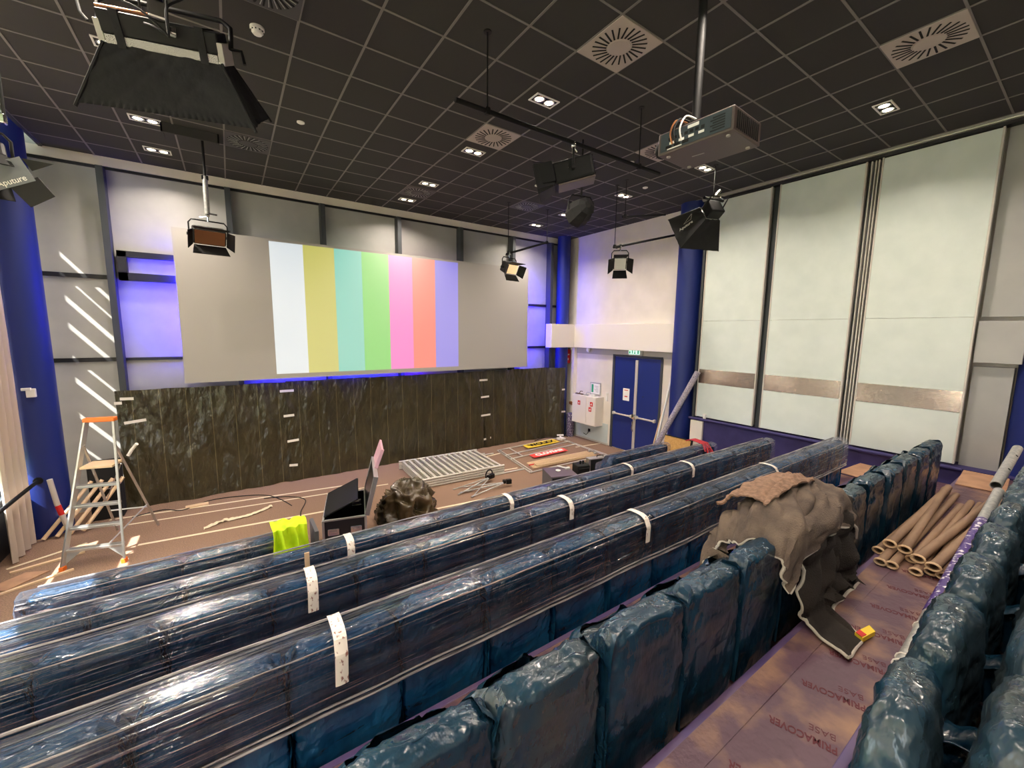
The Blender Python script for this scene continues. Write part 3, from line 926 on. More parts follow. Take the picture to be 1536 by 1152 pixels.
tarp(-1.73, .92, 2.17, 'leftmost dark olive tarpaulin taped up under the screen', 1.7, [(-1.58, 2.02, .18, 2), (-1.5, 1.6, .3, -6), (-1.70, 1.95, .1, 0)])
tarp(.90, 5.80, 2.18, 'long middle olive tarpaulin hanging under the colour bars', 5.2, [(.92, 1.98, .26, 0), (.93, 1.45, .2, -2), (.98, .9, .22, -3), (.96, .36, .16, 6), (5.75, 1.93, .26, 0), (5.78, 1.46, .26, -2), (5.8, .94, .3, -2), (5.85, .26, .24, -6)])
tarp(5.78, 8.55, 2.19, 'rightmost olive tarpaulin next to the blue corner column', 9.4, [(8.5, 1.5, .12, 0), (8.5, .8, .16, 2)])

# tape lines and battens lying on the stage floor
def strip(name, a, b, w, m, label, cat, group=None, h=.0025, z=.001):
    a, b = Vector((*a, 0)), Vector((*b, 0)); d = b - a
    bm = NB(); box(bm, (0, 0, h / 2 + z), (d.length, w, h), Matrix.Translation((a + b) / 2) @ Matrix.Rotation(math.atan2(d.y, d.x), 4, 'Z'))
    return tag(obj(name, bm, m), label, cat, group)
FT = 'cream tape lines on the stage floor'
strip('floor_tape', (-1.9, 9.35), (1.9, 8.82), .05, M['floortape'], 'cream tape line on the stage floor nearest the tarpaulins', 'tape', FT)
strip('floor_tape', (-1.6, 8.95), (2.6, 8.42), .04, M['floortape'], 'second cream tape line from the tarpaulins, behind the ladder', 'tape', FT)
strip('floor_tape', (-1.35, 8.0), (1.25, 7.72), .055, M['floortape'], 'cream tape line running from ladder foot to the flight case', 'tape', FT)
strip('floor_tape', (3.0, 8.02), (5.55, 7.78), .05, M['floortape'], 'cream tape line in front of the stacked metal lattice frames', 'tape', FT)
strip('floor_tape', (2.75, 6.74), (5.2, 6.48), .055, M['floortape'], 'cream tape line passing under the tripod stand towards the purple box', 'tape', FT)
strip('floor_tape', (5.3, 8.95), (5.9, 9.02), .05, M['floortape'], 'short cream tape line between lattice frames and fence panel', 'tape', FT)
strip('floor_tape', (8.0, 8.35), (8.9, 8.25), .05, M['floortape'], 'short cream tape line in front of the blue door', 'tape', FT)
strip('floor_tape', (-2.7, 8.12), (-2.0, 8.5), .05, M['floortape'], 'cream tape line at the foot of the curtain', 'tape', FT)
strip('wooden_batten', (-2.62, 7.95), (-1.95, 8.15), .05, M['wood'], 'pale wooden batten on the floor left of the ladder', 'batten', None, .02)
strip('wooden_batten', (-2.55, 7.35), (-1.95, 7.62), .04, M['wood'], 'pale thin batten on the floor in front of the ladder feet', 'batten', None, .02)
bm = NB(); prism(bm, [(-2.75, 7.55, .003), (-2.45, 7.85, .003), (-2.2, 7.75, .003), (-2.5, 7.42, .003)], (0, 0, .012)); tag(obj('cardboard_sheet', bm, M['card']), 'torn brown cardboard sheet on the floor at the left edge', 'cardboard')
bm = NB(); box(bm, (0, 0, .012), (.34, .12, .022), Matrix.Translation((-.7, 9.25, 0)) @ Matrix.Rotation(.05, 4, 'Z')); tag(obj('wooden_block', bm, M['wood']), 'small pale wooden block on the floor below the left tarpaulin', 'wood')
# crumpled strip of tape
def crump(u, v):
    return Vector((-.55 + 1.0 * u + .03 * fr((u * 9, v * 3, 1)), 8.02 + .38 * u + .10 * v + .05 * math.sin(u * 7), .012 + .05 * abs(fr((u * 12, v * 4, 2))) * (1.6 if u < .35 else .6)))
bm = NB(); grid(bm, 40, 6, crump); thicken(bm, .002); tag(obj('tape_scrap', bm, M['floortape'], smooth=True), 'crumpled strip of loose tape on the carpet right of the ladder', 'tape')
# cables
def cable(pts, label, r=.008, m='blackmat'):
    P = [Vector(p) for p in pts]
    sm = []
    for i in range(len(P) - 1):
        p0, p1, p2, p3 = P[max(i - 1, 0)], P[i], P[i + 1], P[min(i + 2, len(P) - 1)]
        for k in range(8):
            tt = k / 8
            sm.append(.5 * ((2 * p1) + (-p0 + p2) * tt + (2 * p0 - 5 * p1 + 4 * p2 - p3) * tt ** 2 + (-p0 + 3 * p1 - 3 * p2 + p3) * tt ** 3))
    sm.append(P[-1])
    bm = NB(); tube(bm, sm, r, 6)
    return tag(obj('cable', bm, M[m], smooth=True), label, 'cable')
cable([(-1.6, 9.25, .01), (-1.2, 9.35, .01), (-.9, 9.15, .01), (-.5, 9.4, .01), (0, 9.32, .01), (.4, 9.1, .01), (.62, 8.7, .01), (.75, 8.3, .01)], 'thin black cable snaking along the foot of the left tarpaulin')
cable([(.35, 8.95, .01), (.75, 8.8, .01), (1.0, 8.45, .01), (.85, 7.9, .01), (.8, 7.4, .01), (.7, 7.0, .01)], 'thin black cable on the carpet left of the flight case')
cable([(7.4, 9.5, .01), (7.9, 9.62, .012), (8.3, 9.4, .01), (8.5, 9.55, .03), (8.62, 9.35, .01)], 'tangle of black cable at the foot of the corner column', .011)

# ------------------------------------------------------------------ flight case with folded lid
ang = R(-14)
t = thing('flight_case', 'open black flight case with silver edges on the stage', 'flight case', (1.30, 6.35, 0), ang)
W, D, H = .56, 1.0, .62
bm = NB()
bb(bm, (-W / 2, -D / 2, .02), (W / 2, -D / 2 + .015, H)); bb(bm, (-W / 2, D / 2 - .015, .02), (W / 2, D / 2, H)); bb(bm, (-W / 2, -D / 2, .02), (-W / 2 + .015, D / 2, H)); bb(bm, (W / 2 - .015, -D / 2, .02), (W / 2, D / 2, H)); bb(bm, (-W / 2, -D / 2, .02), (W / 2, D / 2, .05))
obj('body', bm, M['flight'], t, local=True)
bm = NB()
for x in (-1, 1):
    for y in (-1, 1):
        bb(bm, (x * W / 2 - .016, y * D / 2 - .016, 0), (x * W / 2 + .016, y * D / 2 + .016, H + .006), bev=.003)
for y in (-1, 1):
    for z in (.02, H): bb(bm, (-W / 2, y * D / 2 - .013, z - .013), (W / 2, y * D / 2 + .013, z + .013), bev=.003)
for x in (-1, 1):
    for z in (.02, H): bb(bm, (x * W / 2 - .013, -D / 2, z - .013), (x * W / 2 + .013, D / 2, z + .013), bev=.003)
obj('edge_profile', bm, M['alu'], t, local=True)
for y, s in ((-D / 2, -1), (D / 2, -1)):
    for x in (-.15, .15):
        bm = NB(); box(bm, (x, y - .004 if y < 0 else y - .02, .44), (.15, .012, .10), None, .01); box(bm, (x, y - .010 if y < 0 else y - .026, .44), (.09, .01, .045), None, .006)
        obj('butterfly_latch', bm, M['chrome'], t, local=True)
# left lid half leaning into the case, right half upright
bm = NB(); Mx = Matrix.Translation((-W / 2 + .02, 0, H + .01)) @ Matrix.Rotation(R(-24), 4, 'Y')
box(bm, (.24, .05, .012), (.5, D * .9, .02), Mx); o = obj('lid_flap', bm, M['flight'], t, local=True)
bm = NB(); Mx2 = Matrix.Translation((W / 2 + .02, .0, H)) @ Matrix.Rotation(R(14), 4, 'Y')
box(bm, (0, 0, .29), (.05, D, .56), Mx2); o = obj('lid', bm, M['flight'], t, local=True)
bm = NB()
for y in (-D / 2, D / 2):
    box(bm, (0, y, .29), (.066, .02, .58), Mx2, .003)
for z in (.01, .57): box(bm, (0, 0, z), (.066, D, .02), Mx2, .003)
obj('lid_edge', bm, M['alu'], o, local=True)
bm = NB(); Mx3 = Matrix.Translation((W / 2 + .165, .12, H + .52)) @ Matrix.Rotation(R(20), 4, 'Y')
box(bm, (0, -.2, .17), (.05, .03, .34), Mx3, .004); box(bm, (0, .1, .17), (.03, .6, .34), Mx3); obj('lid_extension', bm, M['pink'], o, local=True, label='pink and purple inner lid edge')
bm = NB(); tube(bm, [(-.2, -.1, .3), (-.1, .1, .36), (.05, .0, .34), (.15, -.2, .3), (.0, -.3, .32), (-.15, -.2, .3)], .02, 8); obj('cable_coil', bm, M['blackmat'], t, local=True, smooth=True)

# crumpled heap of olive plastic
def heap(u, v):
    th = 2 * PI * u; ph = v * PI / 2
    c = Vector((math.cos(th) * math.cos(ph), math.sin(th) * math.cos(ph), math.sin(ph)))
    n1 = noise.noise(c * 2.1 + Vector((3, 1, 2))); n2 = ridged(c * 3.3 + Vector((1, 7, 2))); n3 = ridged(c * 7.0 + Vector((5, 2, 9)))
    wq = c * 1.6 + Vector((noise.noise(c * 2.5), noise.noise(c * 2.5 + Vector((9, 1, 1))), noise.noise(c * 2.5 + Vector((1, 9, 1))))) * .7
    vd = noise.voronoi(wq * 1.7)[0]; ve = noise.voronoi(wq * 4.0)[0]
    k = .92 + .18 * noise.noise(wq * 1.0) + .26 * (ridged(wq * 1.05) - .5) + .06 * (ridged(wq * 2.7) - .5)
    return Vector((2.42 + c.x * .56 * k, 6.72 + c.y * .5 * k, max(.004, c.z * .66 * k)))
bm = NB(); grid(bm, 110, 54, heap, cu=True)
o = obj('plastic_sheet_heap', bm, M['tarpheap']); tag(o, 'crumpled heap of glossy olive plastic sheet right of the flight case', 'plastic sheet')
for p in o.data.polygons: p.use_smooth = True

# ------------------------------------------------------------------ stacked lattice frames
def lattice(z, a, b, nb, dy, label):
    """frame between front-left corner a and width/depth b"""
    t = thing('lattice_frame', label, 'metal frame', (a[0] + b[0] / 2, a[1] + b[1] / 2, z), R(-3), 'stacked metal lattice frames')
    w, d = b
    for y in (-d / 2, d / 2):
        bm = NB(); tube(bm, [(-w / 2 - .05, y, .025), (w / 2 + .05, y, .025)], .024, 8); obj('rail', bm, M['alu_pale'], t, local=True, smooth=True)
    for i in range(nb):
        x = -w / 2 + .04 + (w - .08) * i / (nb - 1)
        bm = NB(); box(bm, (x, 0, .03), (.055, d, .03), None, .004); box(bm, (x + .0, .1 - .25 * (i % 2), .05), (.03, .03, .02)); obj('bar', bm, M['alu_pale'], t, local=True)
    return t
lattice(.002, (3.12, 7.72), (1.95, 1.42), 14, 0, 'bottom metal lattice frame of the stack on the stage')
lattice(.054, (3.12, 7.72), (1.95, 1.42), 14, 0, 'second lowest metal lattice frame of the stack on the stage')
lattice(.108, (3.12, 7.72), (1.95, 1.42), 14, 0, 'third metal lattice frame up in the stage stack')
lattice(.162, (3.12, 7.72), (1.95, 1.42), 14, 0, 'topmost metal lattice frame of the stack on the stage')
for i, (y, x) in enumerate(((9.2, 5.1), (9.08, 5.3), (7.62, 5.25))):
    bm = NB(); tube(bm, [(x - .5, y, .02), (x + .35, y - .03, .02)], .018, 8); tag(obj('metal_pole', bm, M['alu_pale'], smooth=True), ['short pale pole sticking out behind the lattice frames', 'short pale pole beside the rear corner of the lattice frames', 'short pale pole at the front corner of the lattice frames'][i], 'pole')

# fence panel with banners
def quadpt(u, v):
    A, B_, C_, D_ = Vector((5.58, 7.31, 0)), Vector((8.17, 7.32, 0)), Vector((8.26, 9.35, 0)), Vector((5.88, 9.21, 0))
    return (A * (1 - u) + B_ * u) * (1 - v) + (D_ * (1 - u) + C_ * u) * v
t = thing('fence_panel', 'tubular fence panel with two banners lying flat on the stage', 'fence panel', quadpt(.5, .5))
for nm, pts in (('frame_tube', [(0, 0), (1, 0), (1, 1), (0, 1), (0, 0)]), ('crossbar', [(0, .57), (1, .6)]), ('crossbar', [(0, .74), (1, .76)]), ('upright', [(.17, .57), (.17, 1)]), ('second_tube', [(.03, .02), (.03, 1)]), ('second_tube', [(.97, .03), (.97, .97)])):
    bm = NB(); tube(bm, [quadpt(*p) + Vector((0, 0, .022)) for p in pts], .017, 8); obj(nm, bm, M['alu_pale'], t, smooth=True)
def banner(u0, u1, v0, v1, m, s, tm, nm, lab):
    bm = NB()
    grid(bm, 12, 6, lambda u, v: quadpt(u0 + (u1 - u0) * u, v0 + (v1 - v0) * v) + Vector((0, 0, .043 + .006 * fr((u * 4, v * 3, v0)))))
    thicken(bm, .003)
    o = obj(nm, bm, M[m], t, label=lab)
    p, q = quadpt(u0 + .12 * (u1 - u0), v0 + .22 * (v1 - v0)), quadpt(u1, v0 + .22 * (v1 - v0))
    h = (quadpt(u0, v1) - quadpt(u0, v0)).length
    text('banner_print', s, h * .78, M[tm], o, flat_text_matrix(p.x, p.y, .056, q.x - p.x, q.y - p.y), bold=.012, squash=1.0)
banner(.36, .86, .80, .97, 'banner_y', 'WOLKX', 'blackmat', 'banner', 'yellow banner with black letters')
banner(.24, .72, .40, .54, 'banner_r', 'CLOVEAIR', 'paper', 'banner', 'red banner with white letters')
for i in range(9):
    y = 7.38 + .075 * (i % 6); z = .058 + .034 * (i // 6)
    bm = NB(); tube(bm, [(5.75 + .02 * i, y + .05, z), (7.8 + .02 * (i % 3), y - .02, z)], .017, 8)
    tag(obj('thin_pole', bm, M['red'] if i == 3 else M['wood'], smooth=True), ['pale thin pole in the bundle on the fence panel, %s counting from the camera side' % ORD[i], 'red thin pole in the bundle of poles on the fence panel'][i == 3], 'pole', 'bundle of thin poles on the fence panel')
bm = NB()
for k in range(5): box(bm, (0, 0, 0), (.10, .05, .04), Matrix.Translation((7.78 + .05 * (k % 2), 7.36 + .055 * k, .12 + .012 * (k % 3))) @ Matrix.Rotation(k * .9, 4, 'Z'), .006)
tag(obj('clamp_pile', bm, M['galv']), 'small pile of metal clamps at the end of the pole bundle', 'clamps')

# light stands lying on the floor
def stand(loc, rz, label):
    t = thing('light_stand', label, 'stand', loc, rz)
    bm = NB(); tube(bm, [(-.62, 0, .03), (-.1, .02, .06)], .013, 8); tube(bm, [(-.1, .02, .06), (.42, .03, .10)], .018, 8); obj('column', bm, M['galv'], t, local=True, smooth=True)
    for a in (-.28, .0, .25):
        bm = NB(); tube(bm, [(.40, .03, .10), (-.42, .03 + a, .02)], .011, 8); tube(bm, [(-.42, .03 + a, .02), (-.46, .03 + a * 1.08, .02)], .015, 8); obj('leg', bm, M['galv'], t, local=True, smooth=True)
    bm = NB(); box(bm, (.46, .03, .11), (.12, .08, .10), None, .015); box(bm, (.36, .03, .12), (.06, .09, .07), None, .01); obj('clamp', bm, M['black'], t, local=True)
    return t
stand((4.25, 6.98, 0), R(-12), 'folded light stand with black clamp lying nearest the purple box')
t = stand((4.15, 7.22, 0), R(18), 'folded light stand with a wheel lying behind the other stand')
bm = NB()
tube(bm, [(.42 + .0, .05, .06 + 0)] and [(.4 + .11 * math.cos(2 * PI * k / 20), .06, .15 + .11 * math.sin(2 * PI * k / 20)) for k in range(21)], .014, 8, caps=False); obj('wheel', bm, M['black'], t, local=True, smooth=True)

# purple-grey cabinet, tool and cup on it
t = thing('speaker_box', 'purple-grey box with black front on the stage edge', 'box', (5.56, 6.25, 0), R(-20))
bm = NB(); bb(bm, (-.29, -.27, .0), (.29, .30, .345), bev=.004); obj('cabinet', bm, M['box_grey'], t, local=True)
bm = NB(); bb(bm, (-.292, -.272, .345), (.292, .302, .36), bev=.004); obj('top', bm, M['box_purple'], t, local=True)
bm = NB(); bb(bm, (-.27, -.28, .02), (.27, -.27, .33)); obj('front_grille', bm, M['blackmat'], t, local=True)
bm = NB(); lathe(bm, [(.045, 0), (.055, .02), (.05, .022), (.04, .012)], (5.55, 6.3, .361), 20); tag(obj('tape_roll', bm, M['paper'], smooth=True), 'small white roll lying on top of the purple-grey box', 'tape roll')
bm = NB(); tube(bm, [(5.68, 6.48, .40), (5.80, 6.30, .375)], .016, 8); box(bm, (5.80, 6.28, .385), (.11, .05, .04), None, .008); tag(obj('hammer', bm, M['whiteplastic'], smooth=True), 'pale hand tool lying on the purple-grey box', 'tool')
# black device and tool case
t = thing('battery_box', 'black device with knobs between the purple-grey box and the tool case', 'device', (6.22, 6.3, 0), R(-15))
bm = NB(); bb(bm, (-.15, -.14, 0), (.15, .14, .40), bev=.02); obj('body', bm, M['blackmat'], t, local=True)
for x in (-.02, .05):
    bm = NB(); tube(bm, [(x, 0, .40), (x, 0, .47)], .022, 12); obj('knob', bm, M['black'], t, local=True, smooth=True)
bm = NB(); tube(bm, [(-.13, -.1, .36), (-.13, -.16, .34), (.1, -.16, .34), (.1, -.1, .36)], .012, 8); obj('handle', bm, M['black'], t, local=True, smooth=True)
t = thing('tool_case', 'upright black case with aluminium edges near the short front row', 'case', (6.68, 6.18, 0), R(-14))
bm = NB(); bb(bm, (-.30, -.07, .01), (.30, .07, .50), bev=.004); obj('shell', bm, M['blackmat'], t, local=True)
bm = NB()
for x in (-.3, .3): bb(bm, (x - .015, -.08, 0), (x + .015, .08, .51), bev=.003)
for z in (.012, .50): bb(bm, (-.3, -.08, z - .012), (.3, .08, z + .012), bev=.003)
obj('edge_profile', bm, M['alu'], t, local=True)
bm = NB(); tube(bm, [(-.08, 0, .51), (-.08, 0, .55), (.08, 0, .55), (.08, 0, .51)], .01, 8); obj('handle', bm, M['black'], t, local=True, smooth=True)

# ------------------------------------------------------------------ step ladder
t = thing('step_ladder', 'aluminium platform stepladder with orange top by the blue column', 'ladder', (-1.60, 8.12, 0), R(-15))
def lad(x, y, z): return (x, y, z)
fw, tw, hgt = .335, .15, 1.95
def rail_pt(s, z):  # front rails lean backwards
    k = z / hgt
    return (s * (fw + (tw - fw) * k), -.56 + .50 * k, z)
for s in (-1, 1):
    bm = NB(); a, b = Vector(rail_pt(s, 0.03)), Vector(rail_pt(s, hgt)); d = (b - a)
    q = d.to_track_quat('Z', 'X').to_matrix().to_4x4()
    box(bm, (0, 0, d.length / 2), (.065, .028, d.length), Matrix.Translation(a) @ q, .004); obj('stile', bm, M['alu'], t, local=True)
    bm = NB(); box(bm, rail_pt(s, .03), (.05, .08, .06), None, .006); obj('foot', bm, M['orange'], t, local=True)
    bm = NB(); tube(bm, [rail_pt(s * .96, 1.34 + .28), (s * .27, .60, .02)], .017, 8); obj('rear_leg', bm, M['alu'], t, local=True, smooth=True)
for i, z in enumerate((.24, .52, .80, 1.06)):
    p = rail_pt(1, z)
    bm = NB(); box(bm, (0, p[1] + .03, z), (p[0] * 2 - .02, .09, .036), None, .004); obj('step', bm, M['alu'], t, local=True)
bm = NB(); box(bm, (0, -.12, 1.32), (.36, .30, .035), None, .005); obj('platform', bm, M['wood'], t, local=True)
bm = NB(); box(bm, (0, -.05, hgt + .012), (.36, .10, .06), None, .012); obj('top_tray', bm, M['orange'], t, local=True, label='orange plastic top')
for s in (-1, 1):
    bm = NB(); prism(bm, [(s * (fw - .02), -.53, .07), (s * (fw - .04), -.50, .23), (s * (fw - .2), -.50, .23)], (0, .006, 0)); obj('gusset', bm, M['alu'], t, local=True)
bm = NB(); tube(bm, [(-.26, .42, .42), (.26, .42, .42)], .012, 8); tube(bm, [(-.24, .35, .60), (.2, -.1, 1.3)], .008, 6); tube(bm, [(.25, .4, .48), (.1, -.45, .22)], .01, 6); obj('brace', bm, M['alu'], t, local=True, smooth=True)
bm = NB(); tube(bm, [(.24, .02, 1.38), (.28, .04, 1.46), (.33, .05, 1.53), (.35, .04, 1.55)], .022, 8); tag(obj('rag', bm, M['tapewhite'], smooth=True), 'x', 'rag')
o = bpy.data.objects['rag']; o.data.transform(rootmat(t)); o['label'] = 'crumpled white rag stuck on the right side of the ladder platform'

# poles, bundle and black speaker behind the ladder
bm = NB(); tube(bm, [(-2.28, 8.98, .02), (-2.38, 8.97, .55), (-2.42, 8.96, .95)], .034, 12)
t = obj('metal_post', bm, M['alu_pale'], smooth=True); tag(t, 'grey metal post with red sticker leaning on the blue column', 'post')
bm = NB(); tube(bm, [(-2.344, 8.974, .36), (-2.374, 8.971, .52)], .0355, 12); obj('sticker', bm, M['red'], t, label='red sticker')
for i in range(4):
    bm = NB(); tube(bm, [(-2.56 + .14 * i, 8.92 + .02 * i, .03), (-2.06 + .13 * i, 9.36, .72)], .028, 10)
    tag(obj('wooden_pole', bm, M['wood'], smooth=True), 'pale pole leaning behind the ladder, %s from the camera side' % ORD[i], 'pole', 'poles leaning behind the ladder')
t = thing('loudspeaker', 'black loudspeaker standing behind the ladder', 'loudspeaker', (-1.96, 9.55, 0))
bm = NB(); bb(bm, (-.16, -.14, .0), (.24, .12, 1.0), Matrix.Translation((-1.96, 9.55, 0)), .02); obj('cabinet', bm, M['blackmat'], t)
bm = NB(); tube(bm, [(-1.9, 9.40, .55), (-1.9, 9.37, .55), (-1.8, 9.37, .55), (-1.8, 9.40, .55)], .01, 8); obj('handle', bm, M['galv'], t, smooth=True)

# handrail and curtain at the left window
t = thing('handrail', 'dark round handrail along the left window ending on the blue column', 'handrail', (-2.56, 6, .93))
bm = NB(); tube(bm, [(-2.56, 3.0, .93), (-2.56, 9.04, .93)], .026, 10); obj('rail', bm, M['black'], t, smooth=True)
bm = NB(); tube(bm, [(-2.56, 9.03, .93), (-2.565, 9.055, .93)], .055, 16); obj('flange', bm, M['black'], t, smooth=True)
for y in (3.6, 5.2, 6.8):
    bm = NB(); tube(bm, [(-2.56, y, .93), (-2.62, y, .86), (-2.84, y, .74)], .012, 8); obj('bracket', bm, M['black'], t, smooth=True)
def curt(u, v):
    y = 8.22 + .72 * u
    return Vector((-2.67 + .05 * math.sin(u * 22 + .4 * math.sin(v * 3)) + .015 * fr((u * 5, v * 3, 1)), y + .04 * math.sin(v * 2.5), .02 + 5.9 * v))
bm = NB(); grid(bm, 90, 24, curt); thicken(bm, .004)
M['curtaincloth'] = translucent_mat('curtain cloth', (206, 192, 180), .3)
tag(obj('curtain', bm, M['curtaincloth'], smooth=True), 'beige curtain hanging in folds beside the left blue column', 'curtain')
bm = NB(); box(bm, (-2.50, 9.02, 2.29), (.10, .05, .13), Matrix.Identity(4), .008); box(bm, (-2.54, 9.0, 2.35), (.10, .04, .04), None, .006)
tag(obj('sensor_box', bm, M['whiteplastic']), 'small white sensor box on the left blue column', 'sensor')
# ================================================================== RIGHT WALL ITEMS
t = thing('hose_cabinet', 'white wall cabinet with red fire stickers left of the blue door', 'cabinet', (8.78, 8.72, 1.0))
bm = NB(); bb(bm, (8.62, 8.22, .54), (XR, 9.20, 1.40), bev=.006); obj('body', bm, M['white'], t)
for a, b in ((8.23, 8.59), (8.60, 9.19)):
    bm = NB(); bb(bm, (8.606, a, .55), (8.622, b, 1.39), bev=.004); o = obj('door', bm, M['beam'], t)
    cx = (a + b) / 2
    for z, dy in (((1.17, .0),) if b > 9 else ((1.19, -.03), (1.03, .02))):
        bm = NB(); bb(bm, (8.601, cx + dy - .055, z - .065), (8.607, cx + dy + .055, z + .065)); s = obj('fire_sticker', bm, M['red'], o, label='red square fire sticker')
bm = NB()
for cx, z in ((8.895, 1.17), (8.385, 1.19), (8.43, 1.03)):
    bb(bm, (8.599, cx - .022, z - .03), (8.602, cx - .004, z + .03)); bb(bm, (8.599, cx + .006, z - .03), (8.602, cx + .024, z + .005))
obj('pictogram', bm, M['paper'], t, label='white fire pictograms')
t = thing('framed_notice', 'framed floor plan notice leaning on the white cabinet top', 'notice', (8.9, 8.5, 1.42))
bm = NB(); bb(bm, (8.90, 8.32, 1.43), (8.925, 8.74, 1.80), bev=.004); obj('frame', bm, M['galv'], t)
bm = NB(); bb(bm, (8.897, 8.35, 1.46), (8.901, 8.71, 1.77)); o = obj('sheet', bm, M['paper'], t)
bm = NB(); bb(bm, (8.894, 8.60, 1.50), (8.898, 8.68, 1.74)); obj('sheet_print', bm, M['greentxt'], o)
bm = NB()
for k in range(6): bb(bm, (8.894, 8.40, 1.52 + .035 * k), (8.898, 8.40 + .1 + .03 * (k % 3), 1.527 + .035 * k))
obj('sheet_lines', bm, M['box_grey'], o)
for i, (y, z, l, m, lab) in enumerate(((9.0, 1.405, .3, 'darkbrown', 'flat dark trowel lying on the left of the white cabinet top'), (8.72, 1.405, .16, 'galv', 'small metal tool in the middle of the white cabinet top'), (8.42, 1.405, .14, 'whiteplastic', 'small white box on the right of the white cabinet top'))):
    bm = NB(); bb(bm, (8.68, y - l / 2, z), (8.74, y + l / 2, z + .03 + .04 * (i == 2)), bev=.004)
    if i < 2: tube(bm, [(8.71, y, z + .03), (8.71, y - .05, z + .10), (8.71, y - .14, z + .10)], .012, 8)
    tag(obj(['trowel', 'hand_tool', 'small_box'][i], bm, M[m]), lab, ['tool', 'tool', 'box'][i])
bm = NB(); bb(bm, (8.915, 8.05, 1.30), (XR, 8.13, 1.55), bev=.008); bb(bm, (8.90, 8.07, 1.50), (8.92, 8.11, 1.54)); tag(obj('intercom', bm, M['whiteplastic']), 'narrow white intercom on the wall between cabinet and blue door', 'intercom')
bm = NB(); bb(bm, (8.924, 7.28, 1.42), (8.93, 7.50, 1.76)); o = tag(obj('door_notice', bm, M['paper']), 'white paper notice taped to the left leaf of the blue door', 'notice')
bm = NB(); bb(bm, (8.921, 7.34, 1.52), (8.9245, 7.44, 1.55)); bb(bm, (8.921, 7.33, 1.70), (8.9245, 7.46, 1.72)); obj('print', bm, M['red'], o)
# exit sign
t = thing('exit_sign', 'lit green and white emergency exit sign above the blue door', 'exit sign', (8.9, 7.1, 2.8))
bm = NB(); bb(bm, (8.86, 6.88, 2.67), (XR, 7.38, 2.93), bev=.05); obj('housing', bm, M['strip_grey'], t, smooth=True)
bm = NB(); bb(bm, (8.852, 6.95, 2.71), (8.862, 7.31, 2.89), bev=.004); o = obj('face', bm, M['exitface'], t)
bm = NB()
bb(bm, (8.849, 7.17, 2.73), (8.853, 7.20, 2.87)); bb(bm, (8.849, 7.25, 2.73), (8.853, 7.29, 2.79)); bb(bm, (8.849, 7.08, 2.73), (8.853, 7.13, 2.76)); bb(bm, (8.849, 7.08, 2.83), (8.853, 7.13, 2.87)); bb(bm, (8.849, 7.095, 2.75), (8.853, 7.115, 2.84)); bb(bm, (8.849, 6.98, 2.73), (8.853, 7.02, 2.87))
bb(bm, (8.849, 7.23, 2.83), (8.853, 7.28, 2.87))
obj('pictogram', bm, M['greentxt'], o)
for i, (y) in enumerate((9.55, 8.83)):
    t = thing('wall_spot', ['small white round sensor under the beam in the corner', 'small white round sensor under the beam above the cabinet'][i], 'sensor', (8.9, y, 2.76))
    bm = NB(); lathe(bm, [(.02, -.09), (.06, -.05), (.065, 0), (.05, .05), (.0, .06)], (8.86, y, 2.78), 20); obj('dome', bm, M['whiteplastic'], t, smooth=True)
    bm = NB(); bb(bm, (8.86, y - .03, 2.76), (XR - .018, y + .03, 2.82), bev=.006); obj('bracket', bm, M['strip_grey'], t)
t = thing('fire_sign', 'small red fire sign on the corner edge under the beam', 'sign', (8.78, 9.8, 2.5))
bm = NB(); bb(bm, (8.72, 9.66, 2.30), (8.90, 9.68, 2.74)); obj('plate', bm, M['red'], t)
bm = NB(); bb(bm, (8.77, 9.652, 2.40), (8.83, 9.662, 2.47)); obj('pictogram', bm, M['paper'], t)
bm = NB(); bb(bm, (8.77, 9.652, 2.56), (8.85, 9.662, 2.60)); obj('pictogram', bm, M['paper'], t)
t = thing('corner_duct', 'white vertical pipe duct in the corner beside the white cabinet', 'pipe', (8.85, 9.6, 0))
bm = NB(); bb(bm, (8.82, 9.40, .76), (XR - .002, 9.52, 2.81), bev=.004); obj('duct', bm, M['beam'], t)
bm = NB(); tube(bm, [(8.80, 9.46, 1.02), (8.80, 9.24, 1.0)], .025, 10); tube(bm, [(8.76, 9.46, 1.06), (8.83, 9.46, 1.06)], .05, 10); obj('valve', bm, M['copper'], t, smooth=True)
bm = NB(); lathe(bm, [(.115, .002), (.12, .1), (.118, .5), (.115, .74), (.07, .745)], (8.74, 9.40, 0), 24)
tag(obj('wrapped_roll', bm, M['rollpurple'], smooth=True), 'purple dotted roll standing in the corner below the cabinet', 'roll')
bm = NB(); box(bm, (8.935, 8.75, .30), (.03, .09, .09), None, .006); tube(bm, [(8.92, 8.75, .30), (8.89, 8.76, .22), (8.91, 8.85, .14), (8.92, 8.98, .16)], .01, 6)
tag(obj('wall_socket', bm, M['black'], smooth=False), 'black plug with a short cable below the white cabinet', 'socket')
bm = NB(); box(bm, (0, 0, 0), (.34, .05, .04), Matrix.Translation((8.15, 9.18, .08)) @ Matrix.Rotation(.9, 4, 'Z')); box(bm, (0, 0, 0), (.2, .05, .04), Matrix.Translation((8.2, 9.25, .13)) @ Matrix.Rotation(-.5, 4, 'Z')); bb(bm, (8.1, 9.1, .002), (8.3, 9.3, .06))
tag(obj('white_offcut', bm, M['tapewhite']), 'crossed white offcuts on the floor by the corner column', 'offcut')
